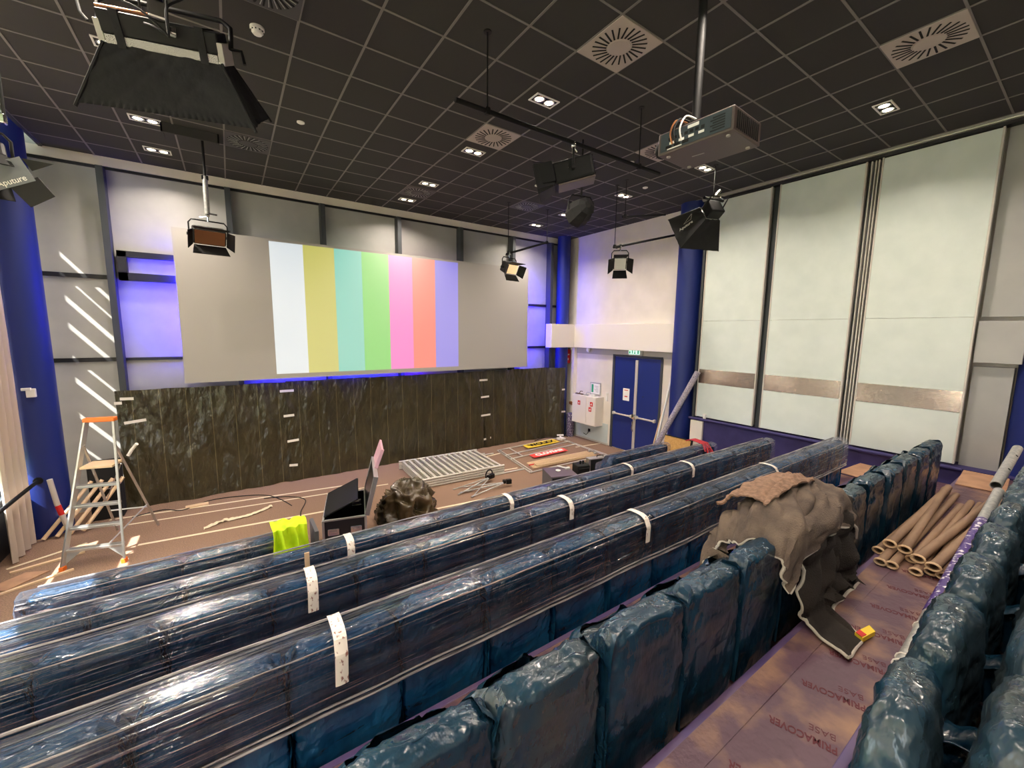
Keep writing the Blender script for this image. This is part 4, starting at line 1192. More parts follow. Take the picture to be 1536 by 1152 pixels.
# leaning tubes
bm = NB(); hollow(bm, (8.20, 6.10, .07), (8.50, 5.08, 2.44), .062, .05, 18); tag(obj('cardboard_roll', bm, M['rollpattern'], smooth=True), 'thick grey dotted roll leaning on the blue column by the panels', 'roll')
bm = NB(); tube(bm, [(8.42, 6.10, .01), (8.84, 5.93, 2.32)], .028, 10); tag(obj('white_pole', bm, M['whiteplastic'], smooth=True), 'thin white pole leaning beside the thick dotted roll', 'pole')
bm = NB(); tube(bm, [(8.50, 6.24, .01), (8.90, 6.06, 1.9)], .018, 10); tag(obj('wooden_pole', bm, M['wood'], smooth=True), 'thin pale wooden pole leaning nearest the blue door', 'pole')
t = thing('plywood_board', 'yellow plywood board leaning against the blue column', 'board', (8.2, 5.2, .3), R(0))
Mb = Matrix.Translation((8.18, 5.34, .235)) @ Matrix.Rotation(R(-90), 4, 'Z') @ Matrix.Rotation(R(-12), 4, 'X')
bm = NB(); bb(bm, (-.33, -.012, 0), (.33, .012, .68), Mb); obj('sheet', bm, M['ply'], t)
bm = NB(); bb(bm, (.33, -.03, 0), (.35, .03, .70), Mb); bb(bm, (-.33, -.02, .68), (.35, .03, .70), Mb); obj('dark_edge', bm, M['blackmat'], t)
bm = NB()
for x in (.1, .22): bb(bm, (x, -.014, .07), (x + .035, -.0115, .11), Mb)
obj('holes', bm, M['blackmat'], t)
bm = NB(); lathe(bm, [(.03, 0), (.04, .10), (.035, .10), (.027, .01)], (8.475, 4.84, 1.432), 18); tag(obj('paper_cup', bm, M['paper'], smooth=True), 'small white paper cup on the purple ledge below the panels', 'cup')
# boards in the side aisle
for i, (a, b, z, r, m, lab) in enumerate((((7.55, 2.35), (.75, .42), .928, 6, 'ply', 'pale plywood sheet on the side aisle steps beside the third row'), ((7.6, 1.62), (.85, .55), 1.17, -4, 'card', 'brown cardboard sheet on the side aisle behind the fourth row'), ((7.62, .50), (1.1, .42), 1.386, 3, 'card', 'brown cardboard sheet on the floor under the widest sliding panel'))):
    bm = NB(); bb(bm, (0, 0, 0), (b[0], b[1], .012), Matrix.Translation((a[0], a[1], z)) @ Matrix.Rotation(R(r), 4, 'Z')); tag(obj('plywood_sheet' if m == 'ply' else 'cardboard_sheet', bm, M[m]), lab, 'sheet')

# ================================================================== MOVING BLANKETS ON THE UNWRAPPED ROW
def path_eval(pts, v):
    L = [0]
    for a, b in zip(pts, pts[1:]): L.append(L[-1] + (Vector(b) - Vector(a)).length)
    s = v * L[-1]
    for i in range(len(pts) - 1):
        if s <= L[i + 1] + 1e-9:
            k = (s - L[i]) / max(1e-6, L[i + 1] - L[i])
            return Vector(pts[i]).lerp(Vector(pts[i + 1]), k)
    return Vector(pts[-1])
def smooth_path(pts, n=40, it=6):
    q = [path_eval(pts, k / (n - 1)) for k in range(n)]
    for _ in range(it):
        q = [q[0]] + [(q[i - 1] + q[i] * 2 + q[i + 1]) / 4 for i in range(1, n - 1)] + [q[-1]]
    return q
def blanket(name, label, x0, x1, path, m, seed, fold, nu=80, nv=90, fx=7., skew=0., edge=True, topgrow=0., curl=0., flap=False):
    q = smooth_path([(0, a, b) for a, b in path], 60, 8)
    def fn(u, v):
        p = path_eval_fast(q, v)
        x = x0 + (x1 - x0) * u + skew * (v - .5) + .05 * fr((v * 4 + seed, u * 2, 1)) + .025 * fr((v * 11, u * 5, seed))
        hang = max(0, (2.0 - p.z))
        d = fold * (math.sin(u * fx + seed + 2.2 * fr((u * 2, v * 2.2, seed))) * (.3 + 1.4 * min(1, hang)) + .9 * fr((u * 3.2, v * 5.5, seed + 3)) + 1.5 * (ridged((u * 1.6 + seed, v * 5.0 + u * 2.5, 5)) - .5) + .5 * (ridged((u * 3.5, v * 10 + u * 3, seed)) - .5))
        if p.z < 1.42: d *= .25
        if flap and p.y < .93:
            k = min(1, max(0, (u - .22) / .25)); p = Vector((0, .93 - (.93 - p.y) * (1 - .82 * k * k * (3 - 2 * k)), p.z))
        q0 = path_eval_fast(q, max(0, v - .02)); q1 = path_eval_fast(q, min(1, v + .02))
        tg = (q1 - q0).normalized(); nrm = Vector((0, tg.z, -tg.y))
        if p.z < 1.43: nrm = Vector((0, 0, 1)); tg = Vector((0, 1, 0))
        if nrm.z < 0 and abs(tg.y) > .3: nrm = -nrm
        if abs(tg.y) <= .3: nrm = Vector((0, 1 if p.y > 1.2 else -1, 0))
        r = Vector((x, p.y, p.z)) + nrm * abs(d)
        r.z += topgrow * math.sin(PI * u) * max(0, 1 - hang * 3)
        for e in (u, 1 - u):
            if e < .16: r.z -= curl * (1 - e / .16) ** 2
        return r
    bm = NB(); vs = grid(bm, nu, nv, fn)
    rims = [[fn(0, k / 60) for k in range(61)], [fn(1, k / 60) for k in range(61)], [fn(k / 50, 0) for k in range(51)], [fn(k / 50, 1) for k in range(51)]]
    thicken(bm, .012)
    o = tag(obj(name, bm, m, smooth=True), label, 'blanket')
    if edge:
        for r in rims:
            bm = NB(); tube(bm, r, .011, 6); obj('edge_binding', bm, M['binding'], o, smooth=True, label='white bound edge')
    return o
def path_eval_fast(q, v):
    i = v * (len(q) - 1); a = int(min(i, len(q) - 2)); return q[a].lerp(q[a + 1], i - a)
z5, z6 = TIER[5], TIER[6]
blanket('moving_blanket', 'dark brown moving blanket with white edge hanging down to the walkway floor', 3.0, 3.98, [(1.32, 1.98), (1.20, 2.02), (1.06, 1.99), (1.00, 1.85), (.98, 1.6), (.955, 1.46), (.91, 1.405), (.80, 1.393), (.66, 1.391)], M['feltdark'], 2.2, .045, fx=15, skew=-.25, flap=True)
blanket('moving_blanket', 'grey-brown moving blanket bunched over the bagged seats of the unwrapped row', 2.74, 3.98, [(1.46, 1.76), (1.42, 1.93), (1.30, 2.04), (1.16, 2.07), (1.05, 2.03), (1.01, 1.94), (1.0, 1.84)], M['felt'], 6.1, .05, fx=3, topgrow=.05, skew=.1, curl=.17)
blanket('moving_blanket', 'tan fleece blanket lying on top of the grey-brown moving blanket', 2.9, 3.7, [(1.48, 2.02), (1.40, 2.12), (1.27, 2.16), (1.18, 2.13)], M['felttan'], 9.3, .02, fx=4, nu=50, nv=40, edge=False, topgrow=.05)
bm = NB(); prism(bm, [(3.10, .655, 1.40), (3.24, .63, 1.40), (3.28, .67, 1.40), (3.12, .70, 1.40)], (0, 0, .03))
o = tag(obj('patterned_cloth', bm, M['banner_y']), 'small yellow and red patterned cloth at the blanket hem on the walkway', 'cloth')
bm = NB(); prism(bm, [(3.10, .66, 1.431), (3.15, .65, 1.431), (3.17, .69, 1.431), (3.12, .695, 1.431)], (0, 0, .004)); obj('red_stripe', bm, M['red'], o)
# white card poking from the blanket
bm = NB(); box(bm, (0, 0, 0), (.16, .01, .09), Matrix.Translation((4.25, 1.985, 1.36)) @ Matrix.Rotation(.1, 4, 'Z')); tag(obj('white_card', bm, M['paper']), 'white card stuck on the film hem left of the grey-brown blanket', 'card')

# ================================================================== CARDBOARD TUBES ON THE WALKWAY
rt = random.Random(11)
spots = []
for k in range(7): spots.append((.53 + .068 * k, 0))
for k in range(4): spots.append((.58 + .10 * k, 1))
for i, (y, lv) in enumerate(spots):
    xa = 4.45 + rt.uniform(-.12, .25) + .1 * lv; xb = 6.75 + rt.uniform(-.25, .35)
    dy = rt.uniform(-.03, .04) if lv == 0 else rt.uniform(-.16, .16)
    r_ = .030 if lv == 0 else .034
    z = z6 + .040 + lv * .072
    t = thing('cardboard_tube', 'brown cardboard tube on the walkway, %s from the metal tubes, %s layer' % (ORD[i if lv == 0 else i - 7], ['bottom', 'upper'][lv]), 'tube', ((xa + xb) / 2, y, z), 0, 'cardboard tubes on the walkway')
    bm = NB(); hollow(bm, (xa, y, z), (xb, y + dy, z + .02 * lv), r_, r_ - .008, 16); obj('tube', bm, M['kraft'], t, smooth=True)
    bm = NB()
    for k in range(2):
        q = [(xa - .01 - .012 * k, y + 1.25 * r_ * math.cos(a * PI / 6 + k), z + .85 * r_ * math.sin(a * PI / 6 + k)) for a in range(13)]
        tube(bm, q, .007, 5)
    obj('end_ring', bm, M['wood'], t, smooth=True, label='pale frayed rim of the tube')

# long metal tubes along the right-hand row
t = thing('metal_tube', 'long galvanised tube with purple dotted wrap lying along the right-hand row', 'tube', (4.3, .43, 1.75))
A, B_ = Vector((2.62, .41, 1.60)), Vector((5.62, .41, 1.902))
bm = NB(); hollow(bm, A, B_, .036, .031, 20); obj('tube', bm, M['galv'], t, smooth=True)
bm = NB(); tube(bm, [A.lerp(B_, .22), A.lerp(B_, .74)], .0395, 16); obj('wrap', bm, M['sockpurple'], t, smooth=True, label='purple wrap with white dots')
bm = NB()
for k in (.03, .05, .16): tube(bm, [A.lerp(B_, k) + Vector((0, .04 * math.cos(a * PI / 6), .04 * math.sin(a * PI / 6))) for a in range(13)], .004, 6, caps=False)
obj('band', bm, M['tapewhite'], t, smooth=True)
t = thing('metal_tube', 'galvanised tube with drilled holes rising at the far end of the right-hand row', 'tube', (6.2, .45, 2.0))
A, B_ = Vector((5.72, .44, 1.925)), Vector((6.95, .43, 2.085))
bm = NB(); hollow(bm, A, B_, .04, .034, 20); obj('tube', bm, M['galv'], t, smooth=True)
for k in (.35, .72):
    bm = NB(); tube(bm, [A.lerp(B_, k) + Vector((0, -.026, .026)), A.lerp(B_, k) + Vector((0, -.031, .031))], .012, 10); obj('drilled_hole', bm, M['slot'], t)

# ================================================================== CEILING FITTINGS
def cell(i, j): return (OX + .6 * (i + .5), OY + .6 * (j + .5))
def vent(i, j, label, dark=False):
    x, y = cell(i, j)
    t = thing('ceiling_vent', label, 'ceiling vent', (x, y, CZ), 0, 'swirl ceiling vents')
    bm = NB(); bb(bm, (-.297, -.297, -.012), (.297, .297, -.002), bev=.002); obj('plate', bm, M['ventdark' if dark else 'ventwhite'], t, local=True)
    bm = NB()
    for k in range(24):
        a = 2 * PI * k / 24
        Mx = Matrix.Rotation(a, 4, 'Z') @ Matrix.Translation((.195, .035, -.0135)) @ Matrix.Rotation(R(18), 4, 'Z')
        box(bm, (0, 0, 0), (.145, .016, .004), Mx)
    obj('slots', bm, M['slot'], t, local=True)
    bm = NB(); lathe(bm, [(.118, -.0125), (.11, -.02), (.0, -.021)], (0, 0, 0), 28); obj('hub', bm, M['ventdark' if dark else 'ventwhite'], t, local=True, smooth=True)
    if dark:
        bm = NB()
        for k in range(24):
            a = 2 * PI * k / 24 + .1
            Mx = Matrix.Rotation(a, 4, 'Z') @ Matrix.Translation((.195, .035, -.0145)) @ Matrix.Rotation(R(18), 4, 'Z')
            box(bm, (0, 0, 0), (.13, .006, .005), Mx)
        obj('blades', bm, M['galv'], t, local=True)
vent(0, 2, 'large pale swirl vent above the near end of the long black pipe')
vent(0, 6, 'pale swirl vent between two lit downlights behind the long pipe')
vent(4, -1, 'pale swirl vent at the top right of the ceiling near the panels')
vent(4, 4, 'pale swirl vent partly hidden behind the projector')
vent(0, 11, 'dark swirl vent between the two downlights over the screen middle', True)
vent(4, 10, 'swirl vent lit blue near the right end of the screen', True)
vent(-5, 10, 'dark swirl vent with metal blades right of the big softbox', True)
vent(-5, 4, 'dark swirl vent at the top left beside the smoke detector', True)

def downlight(i, j, label, rot=0., visible=True):
    x, y = cell(i, j)
    t = thing('downlight', label, 'ceiling light', (x, y, CZ), R(rot), 'twin ceiling downlights')
    bm = NB()
    w, h = .175, .095
    bb(bm, (-w, -h, -.012), (w, -h + .018, -.001)); bb(bm, (-w, h - .018, -.012), (w, h, -.001)); bb(bm, (-w, -h + .018, -.012), (-w + .018, h - .018, -.001)); bb(bm, (w - .018, -h + .018, -.012), (w, h - .018, -.001))
    obj('frame', bm, M['whiteplastic'], t, local=True)
    bm = NB(); bb(bm, (-w + .018, -h + .018, -.006), (w - .018, h - .018, -.001)); obj('recess', bm, M['black'], t, local=True)
    for s in (-1, 1):
        bm = NB(); lathe(bm, [(.068, -.006), (.07, -.012), (.06, -.014), (.052, -.008)], (s * .077, 0, 0), 24); o = obj('lamp_ring', bm, M['chrome'], t, local=True, smooth=True)
        bm = NB(); lathe(bm, [(.052, -.009), (.03, -.013), (.0, -.0145)], (s * .077, 0, 0), 20); obj('lamp', bm, M['lamp'], o, local=True, smooth=True)
    l = bpy.data.lights.new('lamp_glow', 'AREA'); l.shape = 'RECTANGLE'; l.size = .26; l.size_y = .11; l.energy = DOWNLIGHT_W; l.color = (1.0, .87, .73); l.spread = R(140)
    o = bpy.data.objects.new('lamp_glow', l); COL.objects.link(o); o.parent = t; o.location = (0, 0, -.03)
DL = {(0, 4): 'lit twin downlight nearest the long black pipe, in front of the pale vent', (0, 7): 'lit twin downlight just beyond the pale vent behind the long pipe', (0, 10): 'lit twin downlight in front of the dark vent over the screen', (0, 12): 'lit twin downlight nearest the front wall above the screen middle',
      (6, 12): 'lit twin downlight nearest the corner with the blue column', (6, 10): 'lit twin downlight beside the round black lamp near the corner', (6, 7): 'lit twin downlight above the small hanging lamp by the white wall', (6, 4): 'lit twin downlight partly hidden under the projector', (6, 0): 'lit twin downlight nearest the sliding panels on the right',
      (-7, 10): 'lit twin downlight just below the big softbox', (-7, 12): 'lit twin downlight nearest the front wall at the left', (-7, 7): 'lit twin downlight peeking out left of the big softbox'}
for (i, j), lab in DL.items(): downlight(i, j, lab, 90 if False else 0)
for (i, j) in ((0, 0), (-7, 4), (-7, 0), (-7, -3), (0, -4), (6, -4)):
    downlight(i, j, 'twin ceiling downlight above the rear seats, outside the view')
t = thing('smoke_detector', 'white round smoke detector on the ceiling near the big softbox', 'smoke detector', (.40, 4.96, CZ))
bm = NB(); lathe(bm, [(.062, -.001), (.062, -.02), (.055, -.024)], (0, 0, 0), 28); obj('base', bm, M['whiteplastic'], t, local=True, smooth=True)
bm = NB(); lathe(bm, [(.050, -.024), (.050, -.045), (.036, -.062), (.0, -.066)], (0, 0, 0), 28); obj('head', bm, M['whiteplastic'], t, local=True, smooth=True)
bm = NB()
for k in range(10):
    a = 2 * PI * k / 10; box(bm, (.0505 * math.cos(a), .0505 * math.sin(a), -.035), (.012, .012, .008), None)
obj('slots', bm, M['slot'], t, local=True)
for (x, y, lab) in ((1.0, 6.72, 'small white ceiling disc right of the big softbox'), (5.18, 6.72, 'small white ceiling disc behind the lamp on the long pipe'), (6.97, 5.54, 'small white ceiling disc between the projector and the white wall'), (5.78, 4.91, 'small white ceiling disc beyond the end of the long pipe')):
    bm = NB(); lathe(bm, [(.05, -.001), (.05, -.012), (.03, -.022), (.0, -.023)], (x, y, CZ), 20); tag(obj('ceiling_disc', bm, M['whiteplastic'], smooth=True), lab, 'sensor', 'small white ceiling discs')
# open service hatch tile next to the softbox
bm = NB(); bb(bm, (-.62, 7.85, CZ - .13), (.05, 7.88, CZ - .001)); bb(bm, (-.62, 7.85, CZ - .13), (-.60, 8.15, CZ - .001)); bb(bm, (.03, 7.85, CZ - .13), (.05, 8.15, CZ - .001))
tag(obj('ceiling_hatch', bm, M['tile']), 'dark open tile frame hanging below the ceiling behind the softbox', 'ceiling hatch')

# ================================================================== LIGHTING BARS
def bar(name, label, a, b, rods, r=.024, up=CZ):
    t = thing(name, label, 'lighting bar', a)
    bm = NB(); tube(bm, [a, b], r, 14); obj('pipe', bm, M['black'], t, smooth=True)
    for (x, y, z) in rods:
        bm = NB(); tube(bm, [(x, y, up), (x, y, z)], .008, 8); obj('rod', bm, M['black'], t, smooth=True)
        bm = NB(); box(bm, (x, y, z), (.05, .05, .07), None, .008); tube(bm, [(x, y, up - .01), (x, y, up)], .04, 14); obj('clamp', bm, M['black'], t)
    return t
bar('lighting_bar', 'long black ceiling pipe in the middle of the room', (1.88, 3.72, 5.43), (4.95, 3.72, 5.43), [(2.23, 3.72, 5.43), (4.53, 3.72, 5.43)])
bar('lighting_bar', 'short black pipe hung near the right end of the screen', (5.28, 7.95, 5.02), (6.40, 7.85, 5.41), [(5.33, 7.95, 5.06), (6.38, 7.86, 5.40)])
bar('lighting_bar', 'short black pipe running to the blue column by the white wall', (6.42, 5.80, 4.97), (8.5, 5.80, 5.50), [(6.45, 5.80, 4.99)])
bar('lighting_bar', 'stubby black pipe with clamps above the softbox near the sliding panels', (6.72, 4.12, 5.55), (7.3, 4.12, 5.60), [(7.05, 4.15, 5.57)])
bar('lighting_bar', 'short pale pipe high above the pipe by the white wall', (6.3, 5.5, 5.47), (7.6, 5.5, 5.72), [(6.37, 5.5, 5.49)], .02)

def flap(bm, w0, w1, l, Mx):
    prism(bm, [(-w0 / 2, 0, 0), (w0 / 2, 0, 0), (w1 / 2, l, 0), (-w1 / 2, l, 0)], (0, 0, .006), Mx)

def video_light(name, label, loc, rot, w, h, d, doors=True, face='lens', flapm='black', yoke=True, bodym='black', fl=.22, open_=62, fang=(0, 0, 0, 0), group=None):
    """local frame: light shines along +Y, up is +Z"""
    t = thing(name, label, 'stage light', loc, rot, group)
    bm = NB(); bb(bm, (-w / 2, -d / 2, -h / 2), (w / 2, d / 2, h / 2), bev=min(.03, h * .12)); obj('housing', bm, M[bodym], t, local=True)
    bm = NB()
    for k in range(5): bb(bm, (-w / 2 + .03, -d / 2 - .01, -h / 2 + h * (k + .5) / 5 - .006), (w / 2 - .03, -d / 2 + .004, -h / 2 + h * (k + .5) / 5 + .006))
    obj('heat_sink', bm, M['blackmat'], t, local=True)
    bm = NB(); bb(bm, (-w / 2 + .02, d / 2 - .002, -h / 2 + .02), (w / 2 - .02, d / 2 + .006, h / 2 - .02)); obj('light_face', bm, M[face], t, local=True)
    if doors:
        for k, (ww, off, ax) in enumerate(((w, h / 2, 'T'), (w, h / 2, 'B'), (h, w / 2, 'L'), (h, w / 2, 'R'))):
            bm = NB()
            base = {'T': Matrix.Rotation(0, 4, 'Y'), 'B': Matrix.Rotation(PI, 4, 'Y'), 'L': Matrix.Rotation(-PI / 2, 4, 'Y'), 'R': Matrix.Rotation(PI / 2, 4, 'Y')}[ax]
            Mx = base @ Matrix.Translation((0, d / 2 + .004, off)) @ Matrix.Rotation(R(90 - open_ + fang[k]), 4, 'X')
            flap(bm, ww * .96, ww * 1.12, fl, Mx); obj('barn_door', bm, M[flapm if k else 'black'], t, local=True)
    if yoke:
        Rv = Matrix.Rotation(-rot[0], 4, 'X')
        bm = NB(); yw = w / 2 + .035
        tube(bm, [(-yw, 0, 0), (-yw, 0, h / 2 + .05), (-yw + .04, 0, h / 2 + .10), (yw - .04, 0, h / 2 + .10), (yw, 0, h / 2 + .05), (yw, 0, 0)], .011, 8, Mx=Rv); obj('yoke', bm, M['black'], t, local=True, smooth=True)
        bm = NB(); tube(bm, [(-yw - .03, 0, 0), (-w / 2, 0, 0)], .022, 10); tube(bm, [(w / 2, 0, 0), (yw + .03, 0, 0)], .022, 10); obj('tilt_knob', bm, M['black'], t, local=True, smooth=True)
        bm = NB(); tube(bm, [(0, 0, h / 2 + .09), (0, 0, h / 2 + .19)], .016, 8, Mx=Rv); box(bm, (0, 0, h / 2 + .19), (.05, .05, .06), Rv, .01); tube(bm, [(0, 0, h / 2 + .16), (.09, -.04, h / 2 + .15)], .01, 6, Mx=Rv); obj('clamp', bm, M['chrome'], t, local=True, smooth=True)
    return t
# ------------------------------------------------------------------ individual stage lights
def aim(dx, dy, dz, roll=0.):
    """euler whose +Y looks along the direction and whose Z stays up"""
    d = Vector((dx, dy, dz)).normalized()
    yaw = math.atan2(-d.x, d.y); pit = math.asin(d.z)
    return (pit, roll, yaw)
# lamp on the black drop pole in front of the screen's left end
t = thing('drop_pole', 'black telescopic drop pole holding the left screen lamp', 'pole', (-.16, 8.1, CZ))
bm = NB(); tube(bm, [(-.16, 8.1, CZ), (-.165, 8.1, 5.55)], .018, 8); obj('rod', bm, M['black'], t, smooth=True)
bm = NB(); tube(bm, [(-.165, 8.1, 5.58), (-.17, 8.1, 5.02)], .034, 12); obj('sleeve', bm, M['galv'], t, smooth=True)
bm = NB(); box(bm, (-.165, 8.1, 5.56), (.09, .06, .06), None, .01); tube(bm, [(-.17, 8.1, 5.04), (-.05, 8.05, 5.02)], .014, 6); obj('clamp', bm, M['black'], t)
video_light('stage_light', 'copper-faced lamp with barn doors hanging before the left of the screen', (-.17, 8.10, 4.70), aim(.15, -1, -.5), .42, .24, .2, face='copper', fl=.19, open_=66)
video_light('stage_light', 'lit barn-door lamp hanging before the right end of the screen', (5.36, 7.944, 4.73), aim(.15, -1, -.55), .36, .24, .2, face='lens', fl=.18, open_=60)
video_light('stage_light', 'black barn-door lamp hanging in front of the white wall', (6.62, 5.80, 4.70), aim(-.75, -.75, -.55), .26, .26, .2, face='paper', fl=.2, open_=58)
# lamp on the long pipe
t = video_light('stage_light', 'large black lamp clamped to the long ceiling pipe', (3.38, 3.72, 5.10), aim(-.72, .62, -.22), .30, .24, .46, face='blackmat', fl=.20, open_=75, flapm='black')
text('brand_print', 'Aputure', .05, M['galv'], t, Matrix.Translation((-.152, .05, .02)) @ Matrix.Rotation(R(90), 4, 'X'), local=True)
bm = NB(); box(bm, (-.16, .34, .02), (.012, .22, .22), Matrix.Rotation(R(4), 4, 'Z'), .003); o = obj('side_flap', bm, M['black'], t, local=True)
text('brand_print', 'Aputure', .045, M['galv'], o, Matrix(((0, 0, -1, -.175), (0, 1, 0, .27), (1, 0, 0, -.06), (0, 0, 0, 1))) @ Matrix.Rotation(R(90), 4, 'Z') @ Matrix.Translation((-.0, -.06, 0)), local=True)
bm = NB(); box(bm, (0, -.02, -.126), (.26, .42, .02), None, .006); obj('cooling_rib', bm, M['projwhite'], t, local=True)
# round hooded lamp behind
t = thing('hooded_lamp', 'round black hooded lamp hanging behind the lamp on the long pipe', 'stage light', (4.55, 4.80, 5.12), aim(.2, 1, -.25))
bm = NB(); lathe(bm, [(.05, -.20), (.14, -.16), (.185, -.02), (.20, .14), (.185, .15), (.17, .02)], (0, 0, 0), 8, Matrix.Rotation(R(-90), 4, 'X')); obj('hood', bm, M['blackfab'], t, local=True)
bm = NB(); tube(bm, [(-.22, 0, 0), (-.22, 0, .14), (-.16, 0, .22), (.16, 0, .22), (.22, 0, .14), (.22, 0, 0)], .012, 8, Mx=Matrix.Rotation(-t.rotation_euler[0], 4, 'X')); obj('yoke', bm, M['black'], t, local=True, smooth=True)
Rv = Matrix.Rotation(-t.rotation_euler[0], 4, 'X')
bm = NB(); tube(bm, [(0, 0, .20), (0, 0, CZ - 5.12)], .014, 8, Mx=Rv); obj('stem', bm, M['black'], t, local=True, smooth=True)

def softbox(name, label, loc, rot, w0, h0, w1, h1, l, m='blackfab', txt=None):
    t = thing(name, label, 'softbox', loc, rot)
    def side(a, b, nm):
        bm = NB()
        def fn(u, v):
            p = a[0].lerp(a[1], u); q = b[0].lerp(b[1], u); r = p.lerp(q, v)
            c = Vector((0, r.y, 0)); dirn = (r - c); dirn.normalize()
            return r - dirn * (.05 * math.sin(PI * u) * math.sin(PI * v) + .012 * fr((u * 4, v * 5, w0)) + .010 * ridged((u * 4 + v * 3, v * 2, 1)))
        grid(bm, 28, 20, fn); thicken(bm, .006)
        return obj(nm, bm, M[m], t, local=True, smooth=True)
    c0 = [Vector((sx * w0 / 2, 0, sz * h0 / 2)) for sx, sz in ((-1, -1), (1, -1), (1, 1), (-1, 1))]
    c1 = [Vector((sx * w1 / 2, l, sz * h1 / 2)) for sx, sz in ((-1, -1), (1, -1), (1, 1), (-1, 1))]
    fs = []
    for k in range(4):
        fs.append(side((c0[k], c0[(k + 1) % 4]), (c1[k], c1[(k + 1) % 4]), 'skirt_side'))
    for k in range(4):
        bm = NB(); tube(bm, [c0[k], c1[k]], .008, 6); obj('seam_rod', bm, M['blackmat'], t, local=True)
    bm = NB(); bb(bm, (-w0 / 2 + .01, .02, -h0 / 2 + .01), (w0 / 2 - .01, .03, h0 / 2 - .01)); obj('diffuser', bm, M['paper'], t, local=True)
    return t, fs
# softbox by the sliding panels
t, fs = softbox('softbox_lamp', 'black pyramid softbox hanging in front of the sliding panels', (6.92, 4.12, 5.32), aim(.30, .85, -.62), .28, .28, .80, .70, .48)
bm = NB(); bb(bm, (-.13, -.18, -.13), (.13, .0, .13), bev=.02); obj('housing', bm, M['black'], t, local=True)
bm = NB(); tube(bm, [(-.17, -.08, 0), (-.17, -.30, .06), (.17, -.30, .06), (.17, -.08, 0)], .012, 8); obj('yoke', bm, M['black'], t, local=True, smooth=True)
bm = NB(); tube(bm, [(-.05, -.28, .1), (.02, -.34, .16), (.1, -.2, .3)], .02, 8); obj('clamp', bm, M['chrome'], t, local=True, smooth=True)
bm = NB(); tube(bm, [(0, -.3, .05), (.25, -.15, .22)], .012, 8); obj('clamp', bm, M['chrome'], t, local=True, smooth=True)
k3 = fs[3]
text('brand_print', 'Aputure', .075, M['paper'], k3, Matrix(((.476, 0, -.88, -.352), (-.88, 0, -.476, .39), (0, 1, 0, -.03), (0, 0, 0, 1))), local=True)
bm = NB(); pA = [Vector((-.20, .14, .16)), Vector((-.30, .30, .05)), Vector((-.235, .18, .05))]
tube(bm, [pA[0], pA[1], pA[2], pA[0]], .003, 5); obj('triangle_print', bm, M['strip_grey'], k3, local=True)

# big panel light with skirt, top left
px_, py_ = -.28, 4.08
t = thing('drop_pole', 'thick black drop pole with looped cables above the big softbox', 'pole', (px_, py_ + .05, CZ))
bm = NB(); tube(bm, [(px_, py_ + .05, CZ), (px_, py_ + .05, 5.50)], .035, 12); obj('pole', bm, M['black'], t, smooth=True)
bm = NB(); box(bm, (px_, py_ + .05, 5.52), (.11, .10, .12), None, .015); box(bm, (px_ + .07, py_, 5.40), (.06, .05, .05), None, .01); obj('clamp', bm, M['chrome'], t)
for k, (a, b, c) in enumerate(((-.26, .10, 5.48), (-.10, .16, 5.40), (.16, -.05, 5.55), (.20, .1, 5.7))):
    pts = [(px_ + .03, py_ + .04, 5.9), (px_ + a, py_ + b * .3, 5.72), (px_ + a * 1.1, py_ + b, c + .08), (px_ + a * .3, py_ - .1, c - .05), (px_ + .06, py_ - .12, 5.30)]
    sm = [p for p in smooth_path(pts, 26, 4)]
    bm = NB(); tube(bm, sm, .008, 6); obj('cable_loop', bm, M['blackmat'], t, smooth=True)
t = thing('panel_softbox', 'big black fabric softbox panel light hanging at the top left', 'softbox', (-.24, 4.31, 5.42), (R(-60), 0, R(-15)))
w0, h0 = .72, .30
bm = NB(); bb(bm, (-w0 / 2, -.14, -h0 / 2), (w0 / 2, .0, h0 / 2), bev=.012); obj('housing', bm, M['black'], t, local=True)
bm = NB(); bb(bm, (-w0 / 2 + .02, .0, -h0 / 2 - .004), (w0 / 2 - .02, .055, h0 / 2 + .004), bev=.004)
M['mesh'] = mat('perforated mesh', (196, 194, 190), .5, rgb2=(60, 60, 60), nscale=260, lo=.52, hi=.56)
obj('mesh_rim', bm, M['mesh'], t, local=True)
for s in (-1, 1):
    bm = NB(); bb(bm, (s * (w0 / 2 + .004) - .02, -.08, -h0 / 2), (s * (w0 / 2 + .004) + .02, .06, h0 / 2), bev=.004); obj('end_plate', bm, M['strip_grey'], t, local=True)
    bm = NB(); bb(bm, (s * .25 - .025, -.15, -h0 / 2 - .012), (s * .25 + .025, .07, h0 / 2 + .012)); obj('strap', bm, M['blackfab'], t, local=True)
bm = NB(); tube(bm, [(-.36, -.15, -.10), (.05, -.16, -.10)], .012, 8); obj('grip_bar', bm, M['copper'], t, local=True, smooth=True)
yw = w0 / 2 + .05
bm = NB(); tube(bm, [(-yw, -.05, 0), (-yw, -.12, .06), (-yw, -.18, .10), (-yw + .06, -.215, .125), (yw - .06, -.215, .125), (yw, -.18, .10), (yw, -.12, .06), (yw, -.05, 0)], .018, 10); obj('yoke', bm, M['black'], t, local=True, smooth=True)
bm = NB()
tube(bm, [(-yw - .06, -.05, 0), (-yw - .10, -.09, .03), (-yw - .13, -.24, .12)], .010, 8); tube(bm, [(yw, -.05, 0), (yw + .07, -.05, 0), (yw + .09, .03, -.06)], .012, 8); obj('tilt_lever', bm, M['black'], t, local=True, smooth=True)
c0 = [Vector((sx * (w0 / 2 + .0), .05, sz * h0 / 2)) for sx, sz in ((-1, -1), (1, -1), (1, 1), (-1, 1))]
c1 = [Vector((sx * .55, .43, sz * .36)) for sx, sz in ((-1, -1), (1, -1), (1, 1), (-1, 1))]
